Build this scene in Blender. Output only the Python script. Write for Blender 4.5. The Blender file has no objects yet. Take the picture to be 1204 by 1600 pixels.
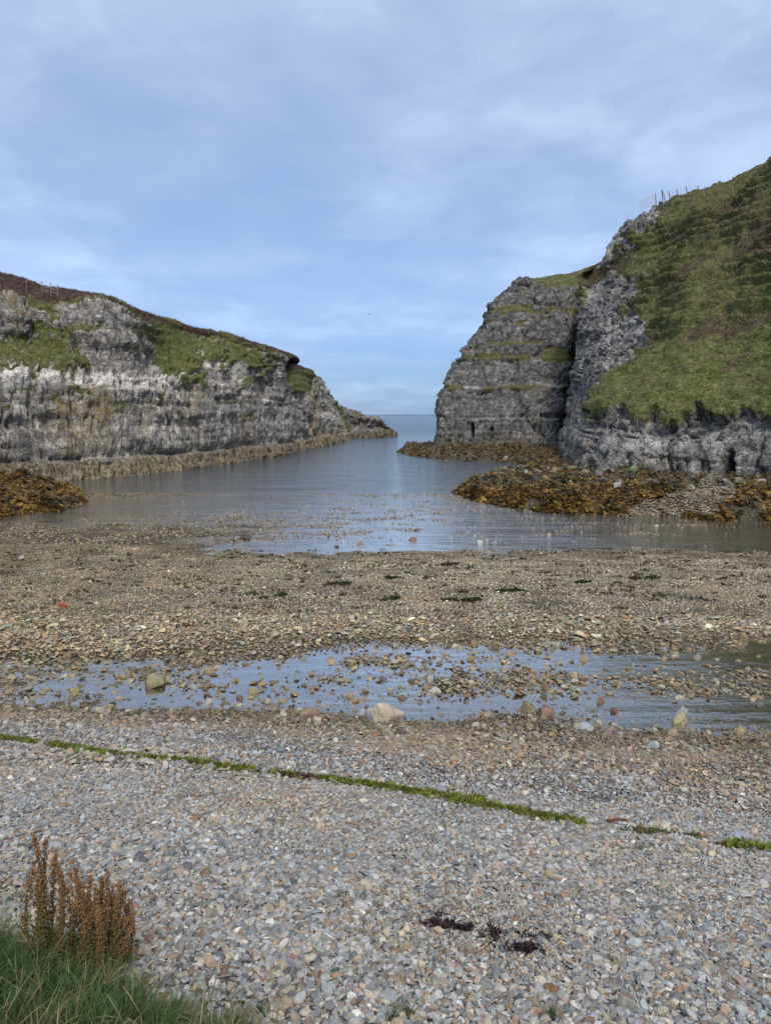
import bpy, bmesh, math, random
import numpy as np
from mathutils import Vector, Matrix, Euler
random.seed(7); rng = np.random.default_rng(7)
scene = bpy.context.scene
COL = scene.collection

# ------------------------------------------------------------------ camera
F = 1111.0; P = math.radians(7.84); CZ = 5.0
cam = bpy.data.cameras.new('camera'); camo = bpy.data.objects.new('camera', cam); COL.objects.link(camo)
camo.location = (0, 0, CZ); camo.rotation_euler = (math.pi/2 - P, 0, 0)
cam.sensor_fit = 'VERTICAL'; cam.sensor_height = 24; cam.lens = 24*F/1600.0
cam.clip_start = 0.05; cam.clip_end = 60000
scene.camera = camo

# ------------------------------------------------------------------ world, sun, exposure
SUN_EL, SUN_AZ = math.radians(50), math.radians(168)      # azimuth clockwise from +Y: behind and to the right
world = bpy.data.worlds.new('World'); scene.world = world; world.use_nodes = True
wt = world.node_tree; wt.nodes.clear()
def wn(t, **kw):
    n = wt.nodes.new(t)
    for k, v in kw.items(): setattr(n, k, v)
    return n
sky = wn('ShaderNodeTexSky', sky_type='NISHITA', sun_disc=False, sun_elevation=SUN_EL, sun_rotation=SUN_AZ,
         air_density=1.3, dust_density=0.6, ozone_density=2.0)
geo = wn('ShaderNodeTexCoord'); sep = wn('ShaderNodeSeparateXYZ')
wt.links.new(geo.outputs['Generated'], sep.inputs[0])
def wmath(op, a, b=None, c=None, clamp=False):
    n = wn('ShaderNodeMath', operation=op, use_clamp=clamp)
    for i, v in enumerate((a, b, c)):
        if v is None: continue
        if isinstance(v, (int, float)): n.inputs[i].default_value = v
        else: wt.links.new(v, n.inputs[i])
    return n.outputs[0]
zz = wmath('MAXIMUM', sep.outputs[2], 0.0)
zp = wmath('ADD', zz, 0.16)
cx = wmath('DIVIDE', sep.outputs[0], zp); cy = wmath('DIVIDE', sep.outputs[1], zp)
cmb = wn('ShaderNodeCombineXYZ'); wt.links.new(cx, cmb.inputs[0]); wt.links.new(cy, cmb.inputs[1])
def wnoise(scale, detail, rough, off, dist=0.0):
    mp = wn('ShaderNodeMapping'); mp.inputs['Location'].default_value = off
    wt.links.new(cmb.outputs[0], mp.inputs[0])
    n = wn('ShaderNodeTexNoise'); n.inputs['Scale'].default_value = scale; n.inputs['Detail'].default_value = detail
    n.inputs['Roughness'].default_value = rough; n.inputs['Distortion'].default_value = dist
    wt.links.new(mp.outputs[0], n.inputs['Vector']); return n.outputs['Fac']
n1 = wnoise(0.9, 5, 0.5, (3.1, 1.7, 0)); n2 = wnoise(2.6, 5, 0.55, (7.3, 2.2, 4), 0.3)
def wramp(fac, stops):
    r = wn('ShaderNodeValToRGB'); wt.links.new(fac, r.inputs[0]); el = r.color_ramp.elements
    while len(el) < len(stops): el.new(0.5)
    for e, (p, c) in zip(el, stops): e.position = p; e.color = (c[0], c[1], c[2], 1)
    return r.outputs[0]
def wmix(fac, a, b, mode='MIX'):
    m = wn('ShaderNodeMix', data_type='RGBA', blend_type=mode)
    for i, v in ((0, fac), (6, a), (7, b)):
        if isinstance(v, (int, float)): m.inputs[i].default_value = v
        elif isinstance(v, tuple): m.inputs[i].default_value = (v[0], v[1], v[2], 1)
        else: wt.links.new(v, m.inputs[i])
    return m.outputs[2]
# cloud sheet: soft blue-grey, brighter overhead as an overcast sky is, clear blue showing low down
cn = wmath('ADD', wmath('MULTIPLY', n1, 0.55), wmath('MULTIPLY', n2, 0.45))
cl_col = wramp(cn, [(0.36, (1.62, 2.12, 3.10)), (0.46, (1.85, 2.38, 3.40)), (0.54, (2.20, 2.80, 3.88)), (0.63, (2.8, 3.45, 4.5)), (0.74, (3.5, 4.2, 5.2))])
zen = wramp(zz, [(0.0, (.92, .93, .98)), (.25, (.94, .96, 1.0)), (.47, (1.08, 1.07, 1.04)), (1.0, (2.3, 2.1, 1.75))])
cl_col = wmix(1.0, cl_col, zen, 'MULTIPLY')
cover = wmath('MULTIPLY', wmath('MULTIPLY_ADD', zz, 1.3, 0.55, clamp=True), wmath('MULTIPLY_ADD', cn, 1.2, 0.35, clamp=True), clamp=True)
skyb = wmix(1.0, sky.outputs[0], wramp(zz, [(0.0, (.17, .31, .66)), (.08, (.24, .39, .72)), (.20, (.45, .58, .80)), (.5, (.6, .7, .85)), (1.0, (.8, .85, .9))]), 'MULTIPLY')
bgc = wmix(cover, skyb, cl_col)
bg = wn('ShaderNodeBackground'); bg.inputs['Strength'].default_value = 0.112
wo = wn('ShaderNodeOutputWorld'); wt.links.new(bgc, bg.inputs[0]); wt.links.new(bg.outputs[0], wo.inputs[0])

sun = bpy.data.lights.new('sun', 'SUN'); suno = bpy.data.objects.new('sun', sun); COL.objects.link(suno)
sun.energy = 1.5; sun.angle = math.radians(11); sun.color = (1.0, 0.94, 0.86)
sd = Vector((math.sin(SUN_AZ)*math.cos(SUN_EL), math.cos(SUN_AZ)*math.cos(SUN_EL), math.sin(SUN_EL)))
suno.rotation_euler = sd.to_track_quat('Z', 'Y').to_euler()
vs = scene.view_settings
vs.view_transform = 'Standard'; vs.look = 'None'; vs.gamma = 1; vs.use_curve_mapping = False; vs.exposure = 1.0
scene.cycles.max_bounces = 6; scene.cycles.transparent_max_bounces = 6

# ------------------------------------------------------------------ helpers
cp, sp = math.cos(P), math.sin(P)
def at(px, py, Y):
    a = (px-602)/F; b = (800-py)/F
    t = Y/(cp + b*sp)
    return np.array([a*t, Y, CZ + t*(-sp + b*cp)])
def proj(x, y, z):
    zc = z - CZ
    f = y*cp - zc*sp; u = y*sp + zc*cp
    f = np.maximum(f, 0.05)
    return 602 + F*x/f, 800 - F*u/f
def z0(px, py, z=0.0):
    b = (800-py)/F; a = (px-602)/F
    dz = -sp + b*cp; t = (z-CZ)/dz
    return np.array([a*t, t*(cp+b*sp), z])

def tag(o, label=None, cat=None, group=None, kind=None):
    if label: o['label'] = label
    if cat: o['category'] = cat
    if group: o['group'] = group
    if kind: o['kind'] = kind
    return o
def link(name, me, mat=None, parent=None, loc=None):
    o = bpy.data.objects.new(name, me); COL.objects.link(o)
    if mat is not None and me is not None and len(me.materials) == 0: me.materials.append(mat)
    if parent: o.parent = parent
    if loc is not None: o.location = loc
    return o
def np_mesh(name, V, Fc, smooth=True):
    me = bpy.data.meshes.new(name); V = np.asarray(V, dtype=np.float32); Fc = np.asarray(Fc, dtype=np.int32)
    k = Fc.shape[1]
    me.vertices.add(len(V)); me.vertices.foreach_set('co', V.ravel())
    me.loops.add(Fc.size); me.loops.foreach_set('vertex_index', Fc.ravel())
    me.polygons.add(len(Fc)); me.polygons.foreach_set('loop_start', np.arange(0, Fc.size, k, dtype=np.int32))
    me.update(calc_edges=True); me.validate()
    me.polygons.foreach_set('use_smooth', np.full(len(me.polygons), smooth, dtype=bool))
    return me
def grid_faces(nr, nc, flip=False):
    i = np.arange(nr-1)[:, None]*nc + np.arange(nc-1)[None, :]
    f = np.stack([i, i+1, i+nc+1, i+nc], -1).reshape(-1, 4)
    return f[:, ::-1] if flip else f
def fattr(me, name, v, typ='FLOAT'):
    a = me.attributes.new(name, typ, 'POINT')
    v = np.asarray(v, dtype=np.float32 if typ != 'INT' else np.int32)
    a.data.foreach_set({'FLOAT': 'value', 'INT': 'value', 'FLOAT_VECTOR': 'vector', 'FLOAT_COLOR': 'color'}[typ], v.ravel())

# ---- vectorised noise
def _i(v): return np.asarray(v).astype(np.int32).view(np.uint32)
def _hm(h):
    h ^= h >> np.uint32(13); h *= np.uint32(1274126177); h ^= h >> np.uint32(16); h *= np.uint32(2246822519 & 0xffffffff); h ^= h >> np.uint32(15)
    return h
def _h(ix, iy, iz, s):
    return _hm(_i(ix)*np.uint32(374761393) + _i(iy)*np.uint32(668265263) + _i(iz)*np.uint32(2147483647) + np.uint32((s*974634777) & 0xffffffff))
def hsh(ix, iy, iz, s): return (_h(ix, iy, iz, s) & np.uint32(0xffffff))/float(0xffffff)
_G = np.random.default_rng(1).uniform(-1, 1, (1024, 3)).astype(np.float32)
def vn(x, y, z, s=0):
    x, y, z = (np.asarray(t, np.float64) for t in (x, y, z)); x, y, z = np.broadcast_arrays(x, y, z)
    ix, iy, iz = np.floor(x), np.floor(y), np.floor(z)
    fx, fy, fz = ((a-b).astype(np.float32) for a, b in ((x, ix), (y, iy), (z, iz)))
    ux, uy, uz = (t*t*t*(t*(t*6-15)+10) for t in (fx, fy, fz))
    hx = _i(ix)*np.uint32(374761393); hy = _i(iy)*np.uint32(668265263); hz = _i(iz)*np.uint32(2147483647) + np.uint32((s*974634777) & 0xffffffff)
    r = np.zeros(x.shape, np.float32)
    for dx in (0, 1):
        for dy in (0, 1):
            wxy = (ux if dx else 1-ux)*(uy if dy else 1-uy); hxy = hx + np.uint32(374761393*dx) + hy + np.uint32(668265263*dy)
            for dz in (0, 1):
                g = _G[_hm(hxy + hz + np.uint32(2147483647*dz)) & np.uint32(1023)]
                r += (g[..., 0]*(fx-dx) + g[..., 1]*(fy-dy) + g[..., 2]*(fz-dz))*wxy*(uz if dz else 1-uz)
    return r*1.3
def fbm(x, y, z, o=4, s=0, g=0.5):
    r = 0; a = 1
    for i in range(o):
        r = r + a*vn(x, y, z, s+i*17); x, y, z = x*2.03, y*2.03, z*2.03; a *= g
    return r
def worley(x, y, z, s=0):
    x, y, z = np.broadcast_arrays(x, y, z)
    ix, iy, iz = np.floor(x), np.floor(y), np.floor(z)
    fx, fy, fz = ((a-b).astype(np.float32) for a, b in ((x, ix), (y, iy), (z, iz)))
    hx = _i(ix)*np.uint32(374761393); hy = _i(iy)*np.uint32(668265263); hz = _i(iz)*np.uint32(2147483647) + np.uint32((s*974634777) & 0xffffffff)
    d1 = np.full(x.shape, 9.0, np.float32); d2 = d1.copy(); cid = np.zeros(x.shape, np.float32); K = np.float32(1/1023.); m10 = np.uint32(1023)
    for dx in (-1, 0, 1):
        for dy in (-1, 0, 1):
            for dz in (-1, 0, 1):
                h = _hm(hx + hy + hz + np.uint32((374761393*dx + 668265263*dy + 2147483647*dz) & 0xffffffff))
                d = (dx-fx+(h & m10)*K)**2 + (dy-fy+((h >> np.uint32(10)) & m10)*K)**2 + (dz-fz+((h >> np.uint32(20)) & m10)*K)**2
                d2 = np.minimum(d2, np.maximum(d1, d)); m = d < d1
                cid[m] = ((h[m] >> np.uint32(4)) & m10)*K; d1 = np.minimum(d1, d)
    return np.sqrt(d1), np.sqrt(d2), cid
def sstep(a, b, x):
    t = np.clip((x-a)/(b-a), 0, 1); return t*t*(3-2*t)
def polydist(px, py, poly):
    """signed distance, positive inside"""
    poly = np.asarray(poly, float); n = len(poly)
    d = np.full(px.shape, 1e9); ins = np.zeros(px.shape, bool)
    for i in range(n):
        ax, ay = poly[i]; bx, by = poly[(i+1) % n]
        ex, ey = bx-ax, by-ay
        t = np.clip(((px-ax)*ex + (py-ay)*ey)/(ex*ex+ey*ey+1e-9), 0, 1)
        d = np.minimum(d, np.hypot(px-ax-t*ex, py-ay-t*ey))
        c = ((ay > py) != (by > py)) & (px < (bx-ax)*(py-ay)/(by-ay+1e-12)+ax)
        ins ^= c
    return np.where(ins, d, -d)

# ------------------------------------------------------------------ materials
class MT:
    def __init__(s, name):
        s.m = bpy.data.materials.new(name); s.m.use_nodes = True; s.t = s.m.node_tree
        s.b = s.t.nodes['Principled BSDF']; s.out = s.t.nodes['Material Output']; s._c = None
    def n(s, t, **kw):
        x = s.t.nodes.new(t)
        for k, v in kw.items(): setattr(x, k, v)
        return x
    def lk(s, v, inp):
        if isinstance(v, (int, float)): inp.default_value = v
        elif isinstance(v, tuple): inp.default_value = v if len(v) == len(inp.default_value) else tuple(v)+(1,)
        else: s.t.links.new(v, inp)
    def coord(s):
        if s._c is None: s._c = s.n('ShaderNodeNewGeometry').outputs['Position']
        return s._c
    def mp(s, scale, loc=(0, 0, 0)):
        m = s.n('ShaderNodeMapping'); s.lk(s.coord(), m.inputs[0]); m.inputs['Scale'].default_value = scale
        m.inputs['Location'].default_value = loc; return m.outputs[0]
    def noise(s, scale, detail=4, rough=.55, vec=None, dist=0.0):
        x = s.n('ShaderNodeTexNoise'); s.lk(vec if vec is not None else s.coord(), x.inputs['Vector'])
        x.inputs['Scale'].default_value = scale; x.inputs['Detail'].default_value = detail
        x.inputs['Roughness'].default_value = rough; x.inputs['Distortion'].default_value = dist; return x.outputs['Fac']
    def vor(s, scale, feature='F1', vec=None, out='Distance'):
        x = s.n('ShaderNodeTexVoronoi', feature=feature); s.lk(vec if vec is not None else s.coord(), x.inputs['Vector'])
        x.inputs['Scale'].default_value = scale; return x.outputs[out]
    def math(s, op, a, b=None, c=None, clamp=False):
        x = s.n('ShaderNodeMath', operation=op, use_clamp=clamp)
        for i, v in enumerate((a, b, c)):
            if v is not None: s.lk(v, x.inputs[i])
        return x.outputs[0]
    def ramp(s, fac, stops):
        r = s.n('ShaderNodeValToRGB'); s.lk(fac, r.inputs[0]); el = r.color_ramp.elements
        while len(el) < len(stops): el.new(0.5)
        for e, (p, c) in zip(el, stops):
            e.position = p; e.color = (c, c, c, 1) if isinstance(c, (int, float)) else (c[0], c[1], c[2], 1)
        return r.outputs[0]
    def mix(s, fac, a, b, mode='MIX'):
        m = s.n('ShaderNodeMix', data_type='RGBA', blend_type=mode)
        for i, v in ((0, fac), (6, a), (7, b)): s.lk(v, m.inputs[i])
        return m.outputs[2]
    def attr(s, name, typ='GEOMETRY', out='Fac'):
        a = s.n('ShaderNodeAttribute', attribute_name=name, attribute_type=typ); return a.outputs[out]
    def bump(s, h, strength, dist, normal=None):
        b = s.n('ShaderNodeBump'); s.lk(h, b.inputs['Height']); b.inputs['Strength'].default_value = strength
        b.inputs['Distance'].default_value = dist
        if normal is not None: s.lk(normal, b.inputs['Normal'])
        return b.outputs[0]
    def set(s, color=None, rough=None, normal=None, spec=None):
        if color is not None: s.lk(color, s.b.inputs['Base Color'])
        if rough is not None: s.lk(rough, s.b.inputs['Roughness'])
        if normal is not None: s.lk(normal, s.b.inputs['Normal'])
        if spec is not None: s.b.inputs['Specular IOR Level'].default_value = spec
        return s.m

def cliff_material(name, tone=(1, 1, 1)):
    m = MT(name)
    pos = m.coord()
    warp = m.noise(0.25, 3, .6)
    # grey limestone in beds
    big = m.noise(0.35, 6, .6)
    strat = m.noise(1.0, 5, .65, m.mp((0.12, 0.12, 2.4)))
    vert = m.noise(1.0, 5, .65, m.mp((2.2, 2.2, 0.25)))
    fine = m.noise(6.0, 6, .7)
    g = m.math('ADD', m.math('MULTIPLY', strat, .28), m.math('MULTIPLY', fine, .38))
    g = m.math('ADD', g, m.math('MULTIPLY', vert, .34))
    c = m.ramp(g, [(0.38, (.05, .052, .058)), (0.46, (.14, .142, .15)), (0.52, (.23, .228, .225)), (0.58, (.36, .35, .33)), (0.66, (.58, .55, .51))])
    wv = m.n('ShaderNodeVectorMath', operation='ADD'); m.lk(m.coord(), wv.inputs[0])
    wn_ = m.n('ShaderNodeTexNoise'); m.lk(m.coord(), wn_.inputs['Vector']); wn_.inputs['Scale'].default_value = 1.2; wn_.inputs['Detail'].default_value = 4
    ws = m.n('ShaderNodeVectorMath', operation='SCALE'); m.lk(wn_.outputs['Color'], ws.inputs[0]); ws.inputs['Scale'].default_value = 1.1; m.lk(ws.outputs[0], wv.inputs[1])
    def cellmap(sc, loc=(0, 0, 0)):
        mm = m.n('ShaderNodeMapping'); m.lk(wv.outputs[0], mm.inputs[0]); mm.inputs['Scale'].default_value = sc; mm.inputs['Location'].default_value = loc; return mm.outputs[0]
    cA = m.math('MULTIPLY', m.vor(1.0, 'F1', cellmap((1.5, 1.5, 1.0)), 'Color'), 1.0); cB = m.math('MULTIPLY', m.vor(1.0, 'F1', cellmap((4.2, 4.2, 3.0), (3, 1, 2)), 'Color'), 1.0)
    eA = m.ramp(m.vor(1.0, 'DISTANCE_TO_EDGE', cellmap((1.5, 1.5, 1.0))), [(0., 0.), (.06, 1.)]); eB = m.ramp(m.vor(1.0, 'DISTANCE_TO_EDGE', cellmap((4.2, 4.2, 3.0), (3, 1, 2))), [(0., 0.), (.09, 1.)])
    cC = m.math('MULTIPLY', m.vor(1.0, 'F1', cellmap((.55, .55, .40), (5, 2, 7)), 'Color'), 1.0); eC = m.ramp(m.vor(1.0, 'DISTANCE_TO_EDGE', cellmap((.55, .55, .40), (5, 2, 7))), [(0., 0.), (.05, 1.)])
    kf = m.math('ADD', m.math('MULTIPLY', cA, .85), m.math('MULTIPLY', cB, .95)); kf = m.math('ADD', kf, m.math('MULTIPLY', cC, .5)); kf = m.math('MULTIPLY_ADD', kf, .85, .06)
    c = m.mix(1.0, c, kf, 'MULTIPLY')
    c = m.mix(m.math('MULTIPLY', m.math('SUBTRACT', 1.0, m.math('MULTIPLY', eA, eC)), .6), c, (.045, .043, .04))
    blot = m.ramp(m.noise(0.8, 5, .7, m.mp((1, 1, 1), (9, 3, 2))), [(0.40, 0.), (0.62, 1.)])
    c = m.mix(m.math('MULTIPLY', blot, .5), c, (.16, .155, .14))
    pink = m.ramp(m.noise(1.3, 5, .7, m.mp((1, 1, 1.6), (2, 8, 5))), [(0.56, 0.), (0.68, 1.)])
    c = m.mix(m.math('MULTIPLY', pink, .6), c, (.34, .27, .22))
    darkp = m.ramp(m.noise(0.5, 6, .7, m.mp((1, 1, .5), (12, 8, 5))), [(0.50, 0.), (0.66, 1.)])
    c = m.mix(m.math('MULTIPLY', darkp, .45), c, (.06, .062, .07))
    c = m.mix(m.attr('pale'), c, m.mix(m.ramp(fine, [(.4, 0.), (.6, 1.)]), (.34, .33, .32), (.80, .78, .75)))
    # ochre and green lichen
    och = m.math('MULTIPLY', m.attr('ochre'), m.ramp(m.noise(2.2, 5, .7), [(0.42, 0.), (0.6, 1.)]))
    c = m.mix(och, c, (.19, .145, .055))
    # wet band above the water
    c = m.mix(m.attr('tide'), c, m.mix(m.ramp(m.noise(3.0, 5, .7, m.mp((1, 1, .4))), [(.40, 0.), (.60, 1.)]), (.035, .030, .020), (.23, .19, .125)))
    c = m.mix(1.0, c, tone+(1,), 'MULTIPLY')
    # turf
    tn = m.noise(1.1, 6, .7, m.mp((1, 1, 2.6))); tf = m.noise(9, 5, .7)
    turf = m.ramp(m.math('ADD', m.math('MULTIPLY', tn, .6), m.math('MULTIPLY', tf, .4)),
                  [(0.38, (.05, .062, .018)), (0.48, (.11, .125, .034)), (0.56, (.18, .18, .06)), (0.66, (.28, .24, .12))])
    hea = m.ramp(m.math('ADD', m.math('MULTIPLY', tn, .5), m.math('MULTIPLY', tf, .5)),
                 [(0.4, (.03, .018, .014)), (0.52, (.085, .045, .038)), (0.64, (.16, .080, .088))])
    dry = m.ramp(tf, [(0.4, (.08, .075, .028)), (0.62, (.20, .17, .075))])
    turf = m.mix(m.attr('dry'), turf, dry)
    turf = m.mix(m.attr('heath'), turf, hea)
    gm = m.math('ADD', m.attr('grass'), m.math('MULTIPLY', m.math('SUBTRACT', m.noise(2.5, 5, .7), .5), .9))
    gm = m.ramp(gm, [(.44, 0.), (.56, 1.)])
    c = m.mix(gm, c, turf)
    crack = m.ramp(m.vor(1.1, 'DISTANCE_TO_EDGE', m.mp((1, 1, 1.6))), [(0., 0.), (.07, 1.)])
    crack2 = m.ramp(m.vor(3.4, 'DISTANCE_TO_EDGE', m.mp((1, 1, 1.5))), [(0., 0.), (.10, 1.)])
    h = m.math('ADD', m.math('MULTIPLY', fine, .5), m.math('ADD', m.math('MULTIPLY', eA, .30), m.math('MULTIPLY', eC, .45)))
    h = m.math('ADD', h, m.math('MULTIPLY', eB, .12))
    h = m.math('ADD', h, m.math('ADD', m.math('MULTIPLY', cA, .35), m.math('MULTIPLY', cB, .14)))
    h = m.math('ADD', h, m.math('MULTIPLY', strat, .4))
    h = m.math('ADD', h, m.math('MULTIPLY', vert, .5))
    m.set(c, .92, m.bump(h, 1.0, .26), .25)
    return m.m

def ground_material():
    m = MT('shingle_bed')
    n = m.noise(9, 6, .75); v = m.vor(28, 'F1', out='Color'); w = m.attr('wet')
    c = m.ramp(n, [(.35, (.035, .03, .027)), (.5, (.09, .078, .065)), (.65, (.20, .165, .135))])
    c = m.mix(.35, c, v, 'MULTIPLY')
    c = m.mix(m.attr('sand'), c, m.ramp(m.noise(60, 4, .7), [(.4, (.20, .145, .10)), (.6, (.36, .27, .2))]))
    c = m.mix(w, c, m.mix(1.0, c, (.50, .45, .34, 1), 'MULTIPLY'))
    h = m.math('ADD', m.vor(24, 'F1'), n)
    return m.set(c, m.math('SUBTRACT', .95, m.math('MULTIPLY', w, .5)), m.bump(h, .8, .03), .3)

def stone_material(name='pebble', inst=True):
    m = MT(name)
    tex = m.n('ShaderNodeTexCoord').outputs['Object']
    typ = 'INSTANCER' if inst else 'OBJECT'
    a = m.n('ShaderNodeAttribute', attribute_name='col', attribute_type=typ)
    rnd = m.n('ShaderNodeObjectInfo').outputs['Random']
    off = m.n('ShaderNodeVectorMath', operation='ADD'); m.lk(tex, off.inputs[0])
    cmb = m.n('ShaderNodeCombineXYZ'); m.lk(m.math('MULTIPLY', rnd, 50.), cmb.inputs[0]); m.lk(cmb.outputs[0], off.inputs[1])
    n = m.noise(2.2, 5, .7, off.outputs[0]); sp_ = m.noise(14, 4, .7, off.outputs[0])
    k = m.ramp(n, [(.3, .58), (.5, .95), (.7, 1.3)])
    c = m.mix(1.0, a.outputs['Color'], k, 'MULTIPLY')
    c = m.mix(m.ramp(sp_, [(.52, 0.), (.68, .45)]), c, m.mix(1.0, c, (1.5, 1.45, 1.4, 1), 'MULTIPLY'))
    vein = m.ramp(m.math('ABSOLUTE', m.math('SUBTRACT', m.noise(1.3, 3, .6, off.outputs[0]), .5)), [(0.0, .5), (.015, 0.)])
    c = m.mix(vein, c, (.42, .40, .37, 1))
    wet = m.math('SUBTRACT', 1., a.outputs['Alpha'])
    m.set(c, m.math('MULTIPLY_ADD', wet, -.45, .85), m.bump(m.math('ADD', n, m.math('MULTIPLY', sp_, .4)), .5, .25), .4)
    return m.m

def leaf_material(name, rough=.6, trans=.25, inst=True):
    m = MT(name)
    a = m.n('ShaderNodeAttribute', attribute_name='col', attribute_type='INSTANCER' if inst else 'GEOMETRY')
    v = m.attr('shade', 'GEOMETRY', 'Color')
    c = m.mix(1.0, a.outputs['Color'], v, 'MULTIPLY')
    m.set(c, rough, None, .3)
    tr = m.n('ShaderNodeBsdfTranslucent'); m.lk(c, tr.inputs[0])
    ms = m.n('ShaderNodeMixShader'); ms.inputs[0].default_value = trans
    m.t.links.new(m.b.outputs[0], ms.inputs[1]); m.t.links.new(tr.outputs[0], ms.inputs[2])
    m.t.links.new(ms.outputs[0], m.out.inputs[0])
    return m.m

def water_material():
    m = MT('sea_water')
    depth = m.attr('deep')
    # ripples: broad wavelets running across the inlet, finer chop on top
    a1 = m.noise(1.0, 5, .62, m.mp((1.1, 3.2, 1)), .4)
    a2 = m.noise(1.0, 4, .6, m.mp((5.0, 15.0, 1)))
    a3 = m.noise(1.0, 4, .6, m.mp((.12, .40, 1)))
    calm = m.attr('calm')
    h = m.math('ADD', m.math('MULTIPLY', a1, .17), m.math('MULTIPLY', a2, .035))
    h = m.math('ADD', h, m.math('MULTIPLY', a3, .6))
    h = m.math('MULTIPLY', h, calm)
    nb = m.bump(h, 1.0, 1.0)
    patch = m.noise(1.0, 3, .6, m.mp((.05, .22, 1)))
    gl = m.n('ShaderNodeBsdfGlossy'); m.lk(m.math('MULTIPLY_ADD', patch, .12, .02), gl.inputs['Roughness']); m.lk(nb, gl.inputs['Normal'])
    gl.inputs['Color'].default_value = (1, .985, .95, 1)
    df = m.n('ShaderNodeBsdfDiffuse'); df.inputs[0].default_value = (.020, .042, .070, 1)
    tp = m.n('ShaderNodeBsdfTransparent'); tp.inputs[0].default_value = (.88, .88, .82, 1)
    body = m.n('ShaderNodeMixShader'); m.lk(depth, body.inputs[0]); m.t.links.new(tp.outputs[0], body.inputs[1]); m.t.links.new(df.outputs[0], body.inputs[2])
    fr = m.n('ShaderNodeFresnel'); fr.inputs['IOR'].default_value = 1.333; m.lk(nb, fr.inputs['Normal'])
    fin = m.n('ShaderNodeMixShader'); m.lk(m.math('MULTIPLY', fr.outputs[0], m.attr('sheen'), None, True), fin.inputs[0]); m.t.links.new(body.outputs[0], fin.inputs[1]); m.t.links.new(gl.outputs[0], fin.inputs[2])
    m.t.links.new(fin.outputs[0], m.out.inputs[0])
    return m.m

def plain(name, col, rough=.8, var=.35, scale=8, spec=.3):
    m = MT(name); n = m.noise(scale, 5, .65)
    c = m.mix(1.0, col+(1,), m.ramp(n, [(.3, 1-var), (.7, 1+var)]), 'MULTIPLY')
    return m.set(c, rough, m.bump(n, .4, .02), spec)

M_ground = ground_material(); M_stone = stone_material('pebble_stone', True); M_rock = stone_material('loose_rock', False)
M_water = water_material(); M_leaf = leaf_material('blades'); M_leaf2 = leaf_material('dock_stalks', .7, .15, False)
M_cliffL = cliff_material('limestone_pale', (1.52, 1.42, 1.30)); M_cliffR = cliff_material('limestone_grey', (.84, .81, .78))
M_cliffN = cliff_material('limestone_near', (1.14, 1.09, 1.04))

# ------------------------------------------------------------------ ground height
TPX = np.array([-900, -300, 0, 200, 400, 600, 800, 1000, 1204, 1700], float)
TPY = np.array([690, 715, 735, 755, 772, 785, 800, 812, 820, 835, 850, 862, 880, 900, 940, 980, 1000, 1020, 1040, 1060, 1080, 1105, 1125, 1150, 1180], float)
TB = np.array([
 [-400]*10, [-250]*10,
 [-160]*10,
 [-90, -70, -55, -60, -60, -60, -60, -60, -60, -60],
 [-40, -20, 2, 2, -6, -3, -2, -3, -30, -40],
 [-40, -30, -10, -10, -7, -5, -4, -4, -20, -30],
 [-40, -30, -9, -6, -4, -3, -5, -6, -12, -20],
 [-10, -8, -6, -4, -2, -3, -5, -5, -4, -14],
 [-4, -4, -4, -1, -1, -4, -5, -4, -5, -15],
 [3, 3, 2, 2, 0, -4, -5, -5, -9, -15],
 [6, 6, 4, 3, -4, -6, -6, -7, -9, -12],
 [6, 6, 4, 4, -2, -1, 0, 0, -2, -6],
 [6, 6, 4, 6, 6, 7, 7, 7, 5, 2],
 [6, 6, 7, 8, 9, 9, 9, 9, 9, 8],
 [8, 8, 8, 9, 9, 9, 9, 9, 9, 9],
 [8, 8, 8, 8, 7, 6, 6, 6, 4, 3],
 [7, 7, 5, 4, 1, -2, -2, -2, -6, -6],
 [5, 5, 2, 1, -2, -6, -6, -6, -8, -8],
 [1, 1, -2, -4, -6, -6, -6, -6, -7, -8],
 [-2, -2, -5, -6, -7, -6, -3, -5, -6, -7],
 [-3, -3, -6, -6, -6, -7, -4, -5, -6, -7],
 [5, 5, 2, -1, -1, -4, -4, -5, -6, -6],
 [12, 12, 8, 6, 5, 1, 0, -4, -5, -5],
 [20, 20, 16, 12, 10, 9, 6, 2, 1, 1],
 [30, 30, 24, 20, 18, 15, 12, 9, 8, 8]], float)/100
def bilin(px, py):
    i = np.clip(np.searchsorted(TPX, px)-1, 0, len(TPX)-2); j = np.clip(np.searchsorted(TPY, py)-1, 0, len(TPY)-2)
    u = np.clip((px-TPX[i])/(TPX[i+1]-TPX[i]), 0, 1); v = np.clip((py-TPY[j])/(TPY[j+1]-TPY[j]), 0, 1)
    return (TB[j, i]*(1-u)+TB[j, i+1]*u)*(1-v) + (TB[j+1, i]*(1-u)+TB[j+1, i+1]*u)*v
PS = np.array([-30, -8, -3, 0, 2.5, 4, 6, 7.3, 8.3, 9.5, 11, 12.5]); PH = np.array([6.5, 4.6, 3.75, 3.3, 2.6, 1.98, 1.24, .86, .58, .33, .10, 0.0])
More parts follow.
